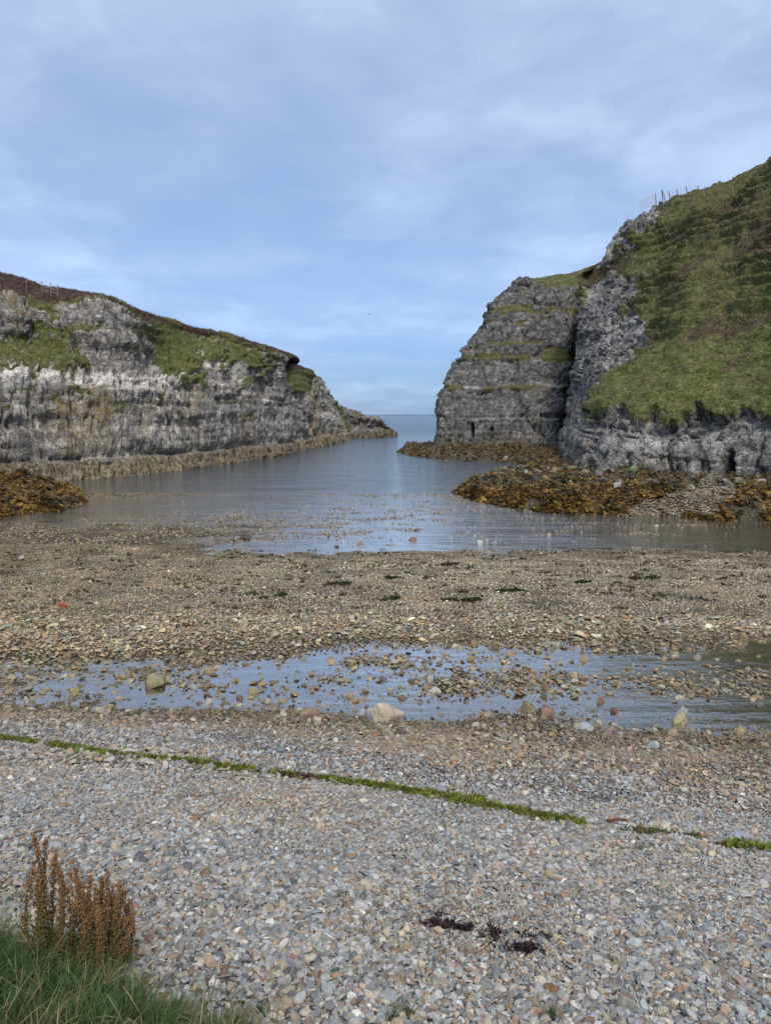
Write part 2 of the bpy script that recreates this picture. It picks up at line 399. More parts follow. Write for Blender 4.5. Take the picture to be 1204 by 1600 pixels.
def ground(x, y):
    x = np.asarray(x, float); y = np.asarray(y, float)
    k = np.interp(y, [8.5, 11], [.27, .10])
    s = y + k*np.clip(x, -14, 14)
    hb = np.interp(s, PS, PH)
    px, py = proj(x, np.maximum(y, 6), 0)
    ht = bilin(px, py)
    w = sstep(9.6, 11.4, y + .1*np.clip(x, -14, 14))
    h = hb*(1-w) + ht*w
    one = np.zeros_like(x)
    h = h + (fbm(x*.6, y*.9, one, 3, 3)*np.where(y < 9, .035, .042)) + .022*sstep(11.4, 12.2, y)*sstep(17, 15.5, y) + fbm(x*2.2, y*2.2, one+5, 2, 9)*.014
    h = h + np.clip(np.abs(x)-30, 0, 50)*.06*(y < 34)
    return h
def gz(x, y): return float(ground(np.array([x]), np.array([y]))[0])
def on_ground(px, py):
    b = (800-py)/F; a = (px-602)/F
    Y = np.arange(1.0, 30, .012) if py > 1000 else np.arange(8.0, 120, .05)
    t = Y/(cp+b*sp); z = CZ+t*(-sp+b*cp); k = np.argmax(z <= ground(a*t, Y))
    return np.array([a*t[k], Y[k], z[k]])

# ---- ground sheet: everything from behind the camera down under the sea
ys = np.concatenate([np.linspace(-30, 1.5, 30), np.linspace(1.6, 14, 260), np.linspace(14.1, 30, 170), np.linspace(30.3, 60, 110), np.linspace(62, 200, 40), np.geomspace(220, 30000, 24)])
us = np.concatenate([-np.geomspace(20, 1.05, 26), np.linspace(-1, 1, 330), np.geomspace(1.05, 20, 26)])
X = us[None, :]*(np.clip(ys, 0, 60)*.62+2.5)[:, None]*np.where(ys > 200, ys/60, 1)[:, None]; Y = np.repeat(ys[:, None], len(us), 1)
Z = ground(X.ravel(), Y.ravel()).reshape(X.shape)
Z = np.where(Y > 150, -6., Z)
me = np_mesh('shingle_beach', np.stack([X, Y, Z], -1).reshape(-1, 3), grid_faces(*X.shape))
fx, fy, fz = X.ravel(), Y.ravel(), Z.ravel()
wetv = sstep(.22, .02, fz)
fattr(me, 'wet', wetv)
ppx, ppy = proj(fx, fy, fz)
sand = np.clip(sstep(.15, .45, vn(fx*.5, fy*1.1, fx*0, 44) + .35*np.exp(-((ppx-560)/220)**2-((ppy-1160)/18)**2)*1.6 + .8*np.exp(-((ppx-1120)/60)**2-((ppy-985)/8)**2)), 0, 1)*(fy > 8)
fattr(me, 'sand', sand)
tag(link('shingle_beach', me, M_ground), 'grey and tan shingle beach sloping down to the tidal pool', 'beach', kind='structure')

# ---- water, one sheet from the tidal pool to the horizon
wy = np.concatenate([np.linspace(9, 60, 150), np.linspace(62, 200, 60), np.geomspace(210, 30000, 30)])
wx = np.concatenate([-np.geomspace(30000, 62, 28), np.linspace(-60, 60, 150), np.geomspace(62, 30000, 28)])
X, Y = np.meshgrid(wx, wy)
g = ground(X.ravel(), Y.ravel()); g = np.where(Y.ravel() > 150, -4, g)
me = np_mesh('sea', np.stack([X, Y, X*0], -1).reshape(-1, 3), grid_faces(*X.shape))
fattr(me, 'deep', 1-np.exp(np.clip(g, -8, 0)*2.2))
fattr(me, 'sheen', np.interp(Y.ravel(), [9, 20, 40, 90, 200, 3000], [4.8, 4.4, 3.2, 2.2, 1.2, .75]))
fattr(me, 'calm', np.interp(Y.ravel(), [9, 16, 24, 34, 50, 200, 3000], [.10, .10, .22, .30, .75, 1.1, 1.6]))
tag(link('sea', me, M_water), 'calm blue tidal water filling the inlet and running out to the horizon', 'sea', kind='structure')

# ------------------------------------------------------------------ stones
def stone_mesh(name, seed, flat=.5, elong=1.4, cuts=12, sub=3, rough=.05):
    r = np.random.default_rng(seed)
    bm = bmesh.new(); bmesh.ops.create_icosphere(bm, subdivisions=sub, radius=1.0)
    V = np.array([v.co[:] for v in bm.verts])
    for _ in range(cuts):
        n = r.normal(size=3); n[2] *= .8; n /= np.linalg.norm(n); d = r.uniform(.50, .84)
        k = V@n - d
        V = V - np.outer(np.clip(k, 0, None)*.94, n)
    V = V*np.array([elong, 1, flat])
    V = V + V*(rough*fbm(V[:, 0]*1.7+seed, V[:, 1]*1.7, V[:, 2]*1.7, 3, seed))[:, None]
    V = V/np.abs(V[:, 0]).max()*.5
    for v, c in zip(bm.verts, V): v.co = c
    for f in bm.faces: f.smooth = True
    me = bpy.data.meshes.new(name); bm.to_mesh(me); bm.free()
    return me
def proto_coll(name, meshes):
    c = bpy.data.collections.new(name)
    for i, me in enumerate(meshes):
        o = bpy.data.objects.new('%s_%02d' % (name, i), me); c.objects.link(o)
    return c
def scatter(name, pts, rot, scl, col, pick, coll, label, cat, kind='stuff', parent=None):
    me = bpy.data.meshes.new(name); pts = np.asarray(pts, np.float32)
    me.vertices.add(len(pts)); me.vertices.foreach_set('co', pts.ravel())
    fattr(me, 'rot', rot, 'FLOAT_VECTOR'); fattr(me, 'scl', scl, 'FLOAT_VECTOR'); fattr(me, 'col', col, 'FLOAT_COLOR'); fattr(me, 'pick', pick, 'INT')
    o = link(name, me, None, parent)
    t = bpy.data.node_groups.new(name, 'GeometryNodeTree')
    t.interface.new_socket('Geometry', in_out='INPUT', socket_type='NodeSocketGeometry'); t.interface.new_socket('Geometry', in_out='OUTPUT', socket_type='NodeSocketGeometry')
    gi = t.nodes.new('NodeGroupInput'); go = t.nodes.new('NodeGroupOutput'); ip = t.nodes.new('GeometryNodeInstanceOnPoints'); ci = t.nodes.new('GeometryNodeCollectionInfo')
    ci.inputs['Collection'].default_value = coll; ci.inputs['Separate Children'].default_value = True; ci.inputs['Reset Children'].default_value = True
    def na(nm, dt):
        a = t.nodes.new('GeometryNodeInputNamedAttribute'); a.data_type = dt; a.inputs['Name'].default_value = nm; return a.outputs['Attribute']
    t.links.new(gi.outputs[0], ip.inputs['Points']); t.links.new(ci.outputs[0], ip.inputs['Instance'])
    ip.inputs['Pick Instance'].default_value = True
    t.links.new(na('pick', 'INT'), ip.inputs['Instance Index'])
    e2r = t.nodes.new('FunctionNodeEulerToRotation'); t.links.new(na('rot', 'FLOAT_VECTOR'), e2r.inputs[0]); t.links.new(e2r.outputs[0], ip.inputs['Rotation'])
    t.links.new(na('scl', 'FLOAT_VECTOR'), ip.inputs['Scale']); t.links.new(ip.outputs[0], go.inputs[0])
    md = o.modifiers.new('scatter', 'NODES'); md.node_group = t
    tag(o, label, cat, kind=kind)
    return o

pm = []
for i in range(16):
    me = stone_mesh('pebble', 100+i, flat=[.26, .40, .32, .52][i % 4], elong=[1.5, 1.25, 1.9, 1.4][i % 4], cuts=[20, 13, 16, 24][(i//4) % 4]); me.materials.append(M_stone); pm.append(me)
PEB = proto_coll('pebble_shape', pm)
PAL = np.array([(.34, .355, .37), (.45, .45, .45), (.25, .26, .275), (.38, .38, .385), (.15, .155, .165), (.44, .375, .29), (.36, .275, .19), (.46, .41, .33), (.40, .29, .235), (.31, .18, .11), (.60, .58, .53), (.29, .27, .24)])
PW_DRY = np.array([.14, .13, .13, .13, .08, .10, .09, .07, .055, .04, .04, .06])
PW_BAR = np.array([.07, .06, .10, .07, .07, .16, .17, .12, .06, .05, .05, .08])
def pebble_cols(n, w, tint, r):
    c = PAL[r.choice(len(PAL), n, p=w/w.sum())]*r.uniform(.62, 1.42, (n, 1)) + r.normal(0, .010, (n, 3))
    return np.clip(c*tint, .01, .9)
def jgrid(y0, y1, xf, cell, r, jit=.9):
    yy = np.arange(y0, y1, cell); out = []
    for yv in yy:
        wd = xf(yv); xx = np.arange(-wd, wd, cell)
        out.append(np.stack([xx, np.full_like(xx, yv)], -1))
    p = np.concatenate(out); return p + r.uniform(-.5, .5, p.shape)*cell*jit*1.6

def lay_pebbles(name, label, y0, y1, xf, layers, w, tintf, tilt, seed, keep=None):
    r = np.random.default_rng(seed); A = []
    for cell, smin, smax, lift in layers:
        p = jgrid(y0, y1, xf, cell, r); x, y = p[:, 0], p[:, 1]
        if keep is not None:
            k = keep(x, y, r); x, y = x[k], y[k]
        n = len(x); z = ground(x, y)
        s = smin + (smax-smin)*r.beta(1.3, 3.2, n)
        szn = 1 + .40*vn(x*.8, y*.8, x*0, 71) + .25*vn(x*.3, y*.9, x*0, 72)
        s = s*szn
        A.append((x, y, z + lift*s, s))
    x, y, z, s = (np.concatenate([a[i] for a in A]) for i in range(4)); n = len(x)
    rot = np.stack([r.normal(0, tilt, n), r.normal(0, tilt, n), r.uniform(0, 6.28, n)], -1)
    scl = np.stack([s, s*r.uniform(.8, 1.1, n), s*r.uniform(.75, 1.15, n)], -1)
    c = pebble_cols(n, w, 1.0, r); tint, wet = tintf(x, y, z, r)
    c = np.clip(c*tint, .008, .9)
    scatter(name, np.stack([x, y, z], -1), rot, scl, np.concatenate([c, (1-wet)[:, None]], 1), r.integers(0, 16, n), PEB, label, 'shingle')
    print(name, n)

def t_beach(x, y, z, r):
    n = vn(x*.45, y*.45, x*0, 30); w = sstep(.22, .03, z)
    bz = (sstep(.50, .22, z + .10*vn(x*.5, y*.5, x*0, 35)))[:, None]
    t = np.stack([.93+.12*n, .895+.02*n, .845-.10*n], -1)*(1-bz*np.array([.10, .20, .32]))*(1+.10*vn(x*1.3, y*1.3, x*0, 31))[:, None]
    t = t*(1-w[:, None]*np.array([.35, .40, .52])); return t, w
def t_bar(x, y, z, r):
    w = sstep(.10, .00, z); n = vn(x*.22, y*.35, x*0, 33)
    t = np.array([1.12, 1.02, .80])*np.ones((len(x), 1))*(1+.22*n)[:, None]
    lf = sstep(2, -12, x)[:, None]; t = t*(1-lf*np.array([.10, .13, .22]))
    t = t*(1-w[:, None]*np.array([.42, .46, .55])); return t, .25+.75*w
xf = lambda y: .60*max(y, 0)+1.1
lay_pebbles('shingle', 'dry grey and tan pebbles covering the near beach slope', 1.6, 7.6, xf, [(.020, .016, .034, .10), (.026, .025, .076, .20), (.12, .05, .105, .22), (.5, .08, .13, .22)], PW_DRY, t_beach, .33, 1)
lay_pebbles('shingle', 'smaller pebbles on the lower beach between the green weed line and the pool', 7.6, 12.2, xf, [(.038, .025, .06, .10), (.065, .04, .11, .16), (.2, .08, .16, .2)], PW_DRY, t_beach, .30, 2)
pool_keep = lambda x, y, r: r.random(len(x)) < .55 + .45*sstep(-.055, .0, ground(x, y))
lay_pebbles('shingle', 'wet olive stones lying in the shallow tidal pool', 12.2, 17, lambda y: .60*y+1, [(.045, .025, .075, .30), (.085, .05, .13, .36), (.24, .09, .20, .36), (.5, .14, .26, .3)], PW_BAR, t_bar, .25, 3, pool_keep)
lay_pebbles('shingle', 'tan and grey pebble bar between the tidal pool and the inlet', 15.5, 27, lambda y: .60*y+1, [(.044, .028, .078, .12), (.26, .07, .15, .15)], PW_BAR, t_bar, .22, 4)
flat_keep = lambda x, y, r: r.random(len(x)) < .85*sstep(-.095, -.02, ground(x, y) + .03*vn(x*.35, y*.8, x*0, 52))
lay_pebbles('shingle', 'half drowned pebble flats scattered in the shallows of the inlet', 27, 47, lambda y: .60*y+1, [(.11, .05, .14, .30), (.4, .10, .18, .2)], PW_BAR, t_bar, .2, 5, flat_keep)

# ------------------------------------------------------------------ cliffs
def catmull(Pc, n, axis):
    Pc = np.moveaxis(Pc, axis, 0); m = len(Pc)
    t = np.linspace(0, m-1, n); i = np.clip(t.astype(int), 0, m-2); f = (t-i)
    f = f.reshape((-1,)+(1,)*(Pc.ndim-1))
    p0 = Pc[np.maximum(i-1, 0)]; p1 = Pc[i]; p2 = Pc[i+1]; p3 = Pc[np.minimum(i+2, m-1)]
    T = .5
    r = ((2*f**3-3*f**2+1)*p1 + (f**3-2*f**2+f)*T*(p2-p0)*1.0 + (-2*f**3+3*f**2)*p2 + (f**3-f**2)*T*(p3-p1)*1.0)
    return np.moveaxis(r, 0, axis)
def resample(G, n, axis):
    """even out spacing along axis by mean arc length"""
    d = np.linalg.norm(np.diff(G, axis=axis), axis=-1).mean(axis=1-axis)
    # favour what the camera sees large
    s = np.concatenate([[0], np.cumsum(d)]); t = np.linspace(0, s[-1], n); idx = np.interp(t, s, np.arange(len(s)))
    i = np.clip(idx.astype(int), 0, len(s)-2); f = idx-i
    if axis == 0: return G[i]*(1-f)[:, None, None] + G[i+1]*f[:, None, None]
    return G[:, i]*(1-f)[None, :, None] + G[:, i+1]*f[None, :, None]
def normals(G):
    du = np.gradient(G, axis=1); dv = np.gradient(G, axis=0); n = np.cross(du, dv); n /= np.linalg.norm(n, axis=-1, keepdims=True)+1e-9
    return n
def rock_disp(x, y, z, amp=1.0, bed=.95, seed=0, dip=0.0):
    q = z + .45*vn(x*.07, y*.07, z*.05, seed+1) + dip*x
    q2 = q + .4*vn(q*.8, q*0, q*0+3.3, seed+2)
    li = np.floor(q2/bed); f = q2/bed-li
    l3 = np.floor(q2/(bed*.36)); f3 = q2/(bed*.36)-l3
    lb = np.floor(q2/(bed*3.1)+.3)
    cont = .35 + 1.1*sstep(-.3, .35, vn(x*.16, y*.16, z*.3, seed+5))
    d = (.55*(hsh(li, li*0, li*0, seed+3)-.5) + .30*(hsh(l3, li*0, li*0+2, seed+4)-.5) + .8*(hsh(lb, li*0, li*0+9, seed+12)-.5))*cont
    d = d - .30*cont*sstep(.16, .0, f) - .08*sstep(.25, 0, f3)*cont
    w1 = .5*vn(x*.5, y*.5, z*.5, seed+31)
    f1, f2, c1 = worley(x*.30+w1*.4, y*.30, lb*5.7+.5, seed+6)           # big joint blocks through several beds
    d = d + 1.3*(c1-.5) - .6*sstep(.09, 0, f2-f1)
    f1, f2, c2 = worley(x*.85+w1*.4, y*.85, li*5.7+.5, seed+7)           # blocks of one bed
    d = d + .70*(c2-.5) - .34*sstep(.14, 0, f2-f1)
    f1, f2, c3 = worley(x*2.3+w1, y*2.3, l3*5.7+.5, seed+8)
    d = d + .26*(c3-.5)
    f1, f2, c4 = worley(x*1.5+w1, y*1.5+w1, z*1.1, seed+9)
    d = d + .28*(c4-.5)*sstep(-.2, .3, vn(x*.2, y*.2, z*.2, seed+13))
    d = d + 1.1*fbm(x*.13, y*.13, z*.07, 3, seed+9) + .30*fbm(x*1.3, y*1.3, z*.9, 3, seed+10, .65)
    return d*amp
def build_cliff(name, ctrl, nr, nc, mat, label, masks, seed, amp=1.0, bed=.95, dip=0.0, cave=None, flip=False, cat='cliff', gamp=1.0, ledge=0.0):
    Pc = np.array([[p if len(p) == 4 else at(*p) for p in row] for row in [[c[:3] if len(c) == 3 else c for c in r] for r in ctrl]], dtype=object)
    Pc = np.array([[np.array(p[:3], float) if len(p) == 3 else np.array(p[1:], float) for p in row] for row in Pc])
    G = catmull(catmull(Pc, nr*2, 0), nc*2, 1)
    G = resample(resample(G, nr, 0), nc, 1)
    N = normals(G)
    if flip: N = -N
    x, y, z = (G[..., i].ravel() for i in range(3))
    px, py = proj(x, y, z)
    A = masks(x, y, z, px, py, N[..., 2].ravel())
    gr = np.clip(A['grass'], 0, 1)
    gs = sstep(.25, .65, gr)
    d = rock_disp(x, y, z, amp, bed, seed, dip)
    # turf: terracettes and tussocks
    q = z + .5*vn(x*.15, y*.15, z*.15, seed+20); per = .95
    fr = (q/per) % 1.0
    tr = .85*(fr - sstep(.78, 1., fr))*(.3+sstep(-.35, .3, vn(x*.12, y*.12, z*.2, seed+21)))
    tus = .38*fbm(x*.5, y*.5, z*.5, 4, seed+22, .6) + .08*np.abs(fbm(x*2.4, y*2.4, z*2.4, 3, seed+23)) + .9*vn(x*.09, y*.09, z*.09, seed+24) + .10
    hth = np.clip(A.get('heath', 0*x), 0, 1)
    if seed == 71: tus = tus*(1-.9*sstep(86, 91, y)); tr = tr*(1-sstep(86, 91, y)); d = d*(1-.7*np.maximum(sstep(88, 92, y), sstep(78, 84, y)*sstep(955, 935, px)))
    if ledge:
        lz = z - 1.35 - .25*vn(x*.1, y*.1, z*0, seed+40)
        d = d*(.8+.2*sstep(-.2, .4, lz)) + ledge*sstep(.12, -.05, lz) - ledge*.9*sstep(-.05, .1, lz)*sstep(1.3, .25, lz)
    d = d*(1-gs) + (tr*(1-hth)*min(1, gamp*1.2)+tus*gamp*(1-.6*hth))*gs - .12*gs
    A['dry'] = A.get('dry', 0*x) + .55*sstep(.62, .80, fr)*gs
    A['heath'] = np.maximum(hth, .60*sstep(.88, .96, fr)*gs*(gamp > .9))
    if cave is not None:
        for (cx_, cy_, w_, h_, dep) in cave:
            k = ((px-cx_)/w_)**2 + (np.where(py < cy_, (py-cy_)/h_, (py-cy_)/h_*.45))**2
            k = k + .9*vn(px*.16, py*.16, px*0, 66)
            d = d - dep*sstep(1.35, .5, k)*(.7 if len(cave) == 3 else 1)
    N2 = N.reshape(-1, 3).copy(); N2[:, 2] *= .55; N2 /= np.linalg.norm(N2, axis=1, keepdims=True)+1e-9
    V = G.reshape(-1, 3) + N2*d[:, None]
    me = np_mesh(name, V, grid_faces(nr, nc, flip))
    for k in ('grass', 'heath', 'dry', 'pale', 'ochre', 'tide'):
        v = A.get(k, np.zeros_like(x)); fattr(me, k, np.clip(v, 0, 1))
    o = link(name, me, mat); tag(o, label, cat, kind='structure')
    return o, V, N.reshape(-1, 3), A, (nr, nc)
def W(x, y, z): return ('w', x, y, z)

def jag(px, py, s=3.0, sd=0, sc=.06): return s*fbm(px*sc, py*sc, px*0, 4, 400+sd, .6)
# --- left cliff
def L(px, *rows):   # rows (py, Y)
    return [(px, a, b) for a, b in rows]
colsL = [
 [W(-60, 22, -1), W(-60, 22, .2), W(-60.5, 22, 1.4), W(-61, 22, 5), W(-62, 22, 9), W(-64, 23, 11), W(-66, 24, 14), W(-70, 25, 18), W(-85, 30, 19.5), W(-130, 50, 22)],
 [W(-44, 36, -1), W(-44, 36, .2), W(-44.5, 36, 1.4), W(-45, 36.3, 4), W(-46, 36.6, 8), W(-48, 37.5, 9), W(-50, 38.5, 13), W(-53, 40, 17.5), W(-66, 50, 20), W(-120, 85, 23)],
 [W(-33, 46, -1), W(-33, 46, .2), W(-33.4, 46.4, 1.4), W(-33.6, 46.7, 4), W(-34.2, 47, 8), W(-36, 49, 10), W(-37.5, 50.5, 13.5), W(-40, 53, 16.5), W(-50, 64, 19), W(-100, 110, 22)],
 [(0, 775, 50.6), (0, 757, 50.8), (0, 738, 51.2), (0, 668, 51.8), (0, 572, 52.6), (0, 530, 56.0), (0, 478, 57.5), (0, 425, 63.0), W(-42, 80, 17.8), W(-80, 130, 19)],
 [(60, 772, 52.6), (60, 753, 52.8), (60, 735, 53.2), (60, 668, 54), (60, 572, 54.8), (60, 532, 58.5), (62, 475, 60.0), (62, 445, 65.0), W(-38, 84, 16.8), W(-74, 140, 18)],
 [(110, 767, 54.2), (110, 750, 54.4), (110, 731, 54.8), (110, 668, 55.5), (112, 578, 56.4), (112, 545, 58.6), (112, 478, 60.5), (112, 452, 66), W(-35, 88, 16.3), W(-70, 146, 17)],
 [(165, 762, 56.3), (165, 745, 56.5), (165, 725, 57), (165, 665, 57.8), (168, 586, 58.8), (168, 545, 59.8), (168, 478, 61.5), (168, 465, 66), W(-31, 92, 15.8), W(-66, 152, 16.5)],
 [(215, 757, 58.8), (215, 740, 59), (215, 721, 59.5), (213, 665, 60), (212, 595, 61), (212, 545, 62), (210, 492, 63.5), (208, 483, 66), W(-28, 96, 15), W(-62, 158, 16)],
 [(243, 752, 61), (243, 738, 61.3), (243, 719, 62), (242, 668, 63), (240, 600, 64.3), (240, 560, 67), (242, 515, 71), (242, 495, 74), W(-25, 100, 14.8), W(-58, 160, 15.5)],
 [(290, 746, 65), (290, 731, 65.3), (290, 717, 66), (290, 670, 66.8), (290, 598, 68), (290, 560, 71), (290, 525, 76), (292, 509, 79), W(-22.5, 108, 14.6), W(-50, 170, 15)],
 [(345, 739, 71), (345, 726, 71.5), (345, 712, 72), (345, 665, 72.8), (345, 598, 74), (345, 560, 76), (345, 533, 81), (345, 521, 84), W(-20, 114, 14.4), W(-45, 176, 14.5)],
 [(400, 729, 79), (400, 717, 79.5), (400, 706, 80), (400, 660, 80.8), (400, 598, 82), (400, 573, 83), (400, 550, 86), (400, 536, 90), W(-17, 118, 14), W(-40, 180, 14)],
 [(432, 723, 84.5), (432, 712, 85), (432, 701, 85.6), (431, 655, 86.4), (429, 604, 87.5), (427, 580, 88.5), (428, 562, 90), (432, 550, 93), W(-15, 120, 13.6), W(-36, 182, 13)],
 [(460, 715, 94), (460, 706, 94.5), (459, 696, 95), (456, 650, 95.4), (450, 605, 95.5), (446, 582, 95.7), (443, 566, 96), (440, 556, 97), W(-15.5, 121, 12.8), W(-36, 183, 12)],
 [W(-15.5, 104, -1), W(-15.5, 104, .2), W(-15.8, 104, 1.2), W(-16.3, 104, 4), W(-16.8, 104, 8), W(-17, 104, 10), W(-17.2, 105, 12), W(-18, 108, 13), W(-22, 124, 12.8), W(-42, 184, 12)],
]
ctrl = [[c[i] for c in colsL] for i in range(10)]
bench = [(-300, 560), (0, 577), (60, 575), (145, 582), (140, 560), (118, 535), (85, 510), (60, 500), (30, 530), (-300, 470)]
grB = [(222, 487), (295, 512), (330, 519), (400, 536), (436, 552), (436, 572), (405, 588), (385, 570), (345, 565), (318, 560), (310, 572), (330, 585), (295, 600), (262, 590), (240, 570), (228, 540)]
grC = [(55, 455), (75, 470), (115, 500), (118, 530), (90, 520), (60, 485)]
def maskL(x, y, z, px, py, nz):
    j = jag(px, py, 9, 1)
    g = np.maximum(polydist(px, py, bench), polydist(px, py, grB)) + j
    g = np.maximum(g, polydist(px, py, grC)*.8 + jag(px, py, 12, 2) - 2)
    top = sstep(10.5, 12.5, z)*0
    sky_ = np.interp(px, [-400, 0, 20, 60, 110, 155, 205, 222, 295, 330, 400, 437], [300, 452, 458, 474, 470, 466, 486, 503, 523, 528, 545, 556])
    cap = sky_ - py + jag(px, py, 8, 3)
    back = (y > 68+np.clip(px, 0, 440)*.075)
    brk = vn(px*.045, py*.07, px*0, 90) + .6*vn(px*.12, py*.16, px*0, 91)
    g = g - 16*sstep(-.05, .28, brk)
    grass = sstep(-5, 5, np.maximum(g, cap)); grass = np.where(back & (z > 8), 1, grass)
    heath = np.where(back & (z > 8), 1, sstep(-3, 5, cap-2))*(1-.3*sstep(150, 160, px)*sstep(215, 205, px))
    heath = np.maximum(heath, .8*sstep(3, -2, np.abs(py-sky_+1))*sstep(-.2, .2, vn(px*.06, py*.06, px*0, 92)))
    heath = heath*(1-.55*sstep(.0, .3, vn(x*.35, y*.2, z*.3, 93)))
    dry = sstep(-5, 20, polydist(px, py, [(-300, 540), (20, 548), (130, 560), (148, 585), (0, 580), (-300, 580)]))
    small = sstep(.12, .40, vn(px*.03, py*.04, px*0, 77)+.3*vn(px*.1, py*.12, px*0, 76))*sstep(700, 640, py)*.62
    grass = np.maximum(grass, small*.9)
    pale = .95*np.exp(-((py-np.interp(px, [0, 60, 150, 240, 320], [582, 584, 595, 600, 560]))/11)**2)*sstep(300, 230, px)
    pale = np.maximum(pale, sstep(-6, 4, polydist(px, py, [(305, 560), (325, 548), (350, 556), (365, 575), (330, 570)])+jag(px, py, 5, 6)))
    pale = np.maximum(pale, .8*sstep(5, -2, np.abs(px-238+.1*(py-600))-2+jag(px, py, 4, 8))*sstep(545, 560, py)*sstep(690, 640, py))
    pale = np.clip(1.15*pale, 0, .85)*sstep(-.55, -.05, vn(px*.12, py*.12, px*0, 78)+.5*vn(px*.3, py*.3, px*0, 75)) + .30*sstep(.15, .5, vn(px*.02, py*.03, px*0, 79))
    och = .8*sstep(0, .4, vn(px*.02, py*.012, px*0, 80)) + np.exp(-((px-120)/60)**2-((py-665)/45)**2)
    tide = .85*sstep(1.6, 1.3, z + .3*vn(x*.5, y*.5, z*.5, 5))
    return dict(grass=grass, heath=heath, dry=dry, pale=pale, ochre=och*.8, tide=tide)
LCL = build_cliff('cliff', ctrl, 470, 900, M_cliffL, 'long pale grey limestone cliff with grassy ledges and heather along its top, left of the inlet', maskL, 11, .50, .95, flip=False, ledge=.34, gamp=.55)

# --- second headland beyond it
colsB = [
 [W(-15, 99, -1), W(-15, 99, .3), W(-15.5, 99.5, 1.5), W(-16, 100, 5), W(-16.5, 101, 9), W(-18, 103, 12), W(-24, 110, 13.5), W(-40, 160, 14)],
 [(463, 712, 99), (463, 703, 99.5), (463, 692, 100), (460, 655, 101), (458, 615, 102), (455, 585, 104), (452, 566, 109), W(-17, 150, 12)],
 [(485, 708, 107), (485, 699, 107.5), (485, 689, 108), (484, 655, 109), (482, 615, 110), (480, 592, 111), (480, 575, 114), W(-15, 150, 11)],
 [(505, 702, 115), (505, 695, 115.5), (505, 685, 116), (504, 658, 117), (500, 628, 118), (497, 605, 119), (494, 586, 121), W(-11, 150, 8)],
 [(524, 699, 122), (524, 692, 122.5), (524, 682, 123), (522, 664, 124), (516, 645, 126), (510, 625, 127), (505, 606, 128), W(-9, 150, 5)],
 [W(-6.5, 140, -1), W(-7, 140, .3), W(-7, 140, 1.2), W(-7.2, 140, 3.0), W(-8, 140, 4.5), W(-8.8, 140, 6), W(-9.5, 141, 7.0), W(-12, 160, 4)],
]
ctrl = [[c[i] for c in colsB] for i in range(8)]
def maskB(x, y, z, px, py, nz):
    g = polydist(px, py, [(430, 560), (470, 571), (487, 577), (487, 600), (480, 612), (462, 615), (452, 600)]) + jag(px, py, 6, 11)
    gr = np.where(z > 10.8, 1, sstep(-3, 3, g)); gr = np.where(y > 135, .9, gr)
    return dict(grass=gr, heath=sstep(582, 572, py), pale=.30*sstep(.1, .4, vn(px*.05, py*.05, px*0, 12)), ochre=sstep(-.1, .4, vn(px*.05, py*.03, px*0, 13)), tide=.85*sstep(2.0, 1.0, z+.6*vn(x*.5, y*.5, z*.5, 5)))
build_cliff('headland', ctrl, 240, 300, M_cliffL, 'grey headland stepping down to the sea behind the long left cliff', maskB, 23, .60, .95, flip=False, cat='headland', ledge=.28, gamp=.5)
# --- low rocky point
colsC = [
 [W(-12, 150, -1), W(-12, 150, .2), W(-12, 152, 3), W(-12, 154, 5.5), W(-13, 158, 6.5), W(-16, 190, -2)],
 [(528, 692, 150), (528, 686, 150), (528, 672, 152), (528, 655, 154), (530, 641, 158), W(-8, 190, -2)],
 [(550, 691, 151), (550, 685, 151), (550, 674, 153), (550, 660, 155), (551, 648, 158), W(-5, 190, -2)],
 [(575, 690, 152), (575, 684.5, 152), (575, 676, 154), (576, 664, 156), (577, 652, 159), W(-2, 190, -2)],
 [(597, 689, 154), (597, 684, 154), (597, 677, 156), (596, 668, 158), (596, 658, 160), W(1, 190, -2)],
 [(612, 687, 157), (612, 683, 157), (612, 679, 159), (610, 674, 160), (607, 668, 162), W(2, 190, -2)],
 [(622, 687, 160), (622, 684, 160), (621, 682, 162), (620, 680, 163), (618, 679, 165), W(3, 188, -2)],
]
ctrl = [[c[i] for c in colsC] for i in range(6)]
def maskC(x, y, z, px, py, nz):
    return dict(grass=.25+0*x, pale=.2*sstep(0, .4, vn(px*.1, py*.1, px*0, 12)), ochre=.7*sstep(-.2, .3, vn(px*.08, py*.08, px*0, 13)), tide=sstep(1.8, 1.1, z+.8*vn(x*.3, y*.3, z*.3, 5)))
build_cliff('rocky_point', ctrl, 130, 260, M_cliffN, 'low rocky point running into the sea at the end of the left headland', maskC, 37, 1.05, 1.1, flip=False, cat='point')

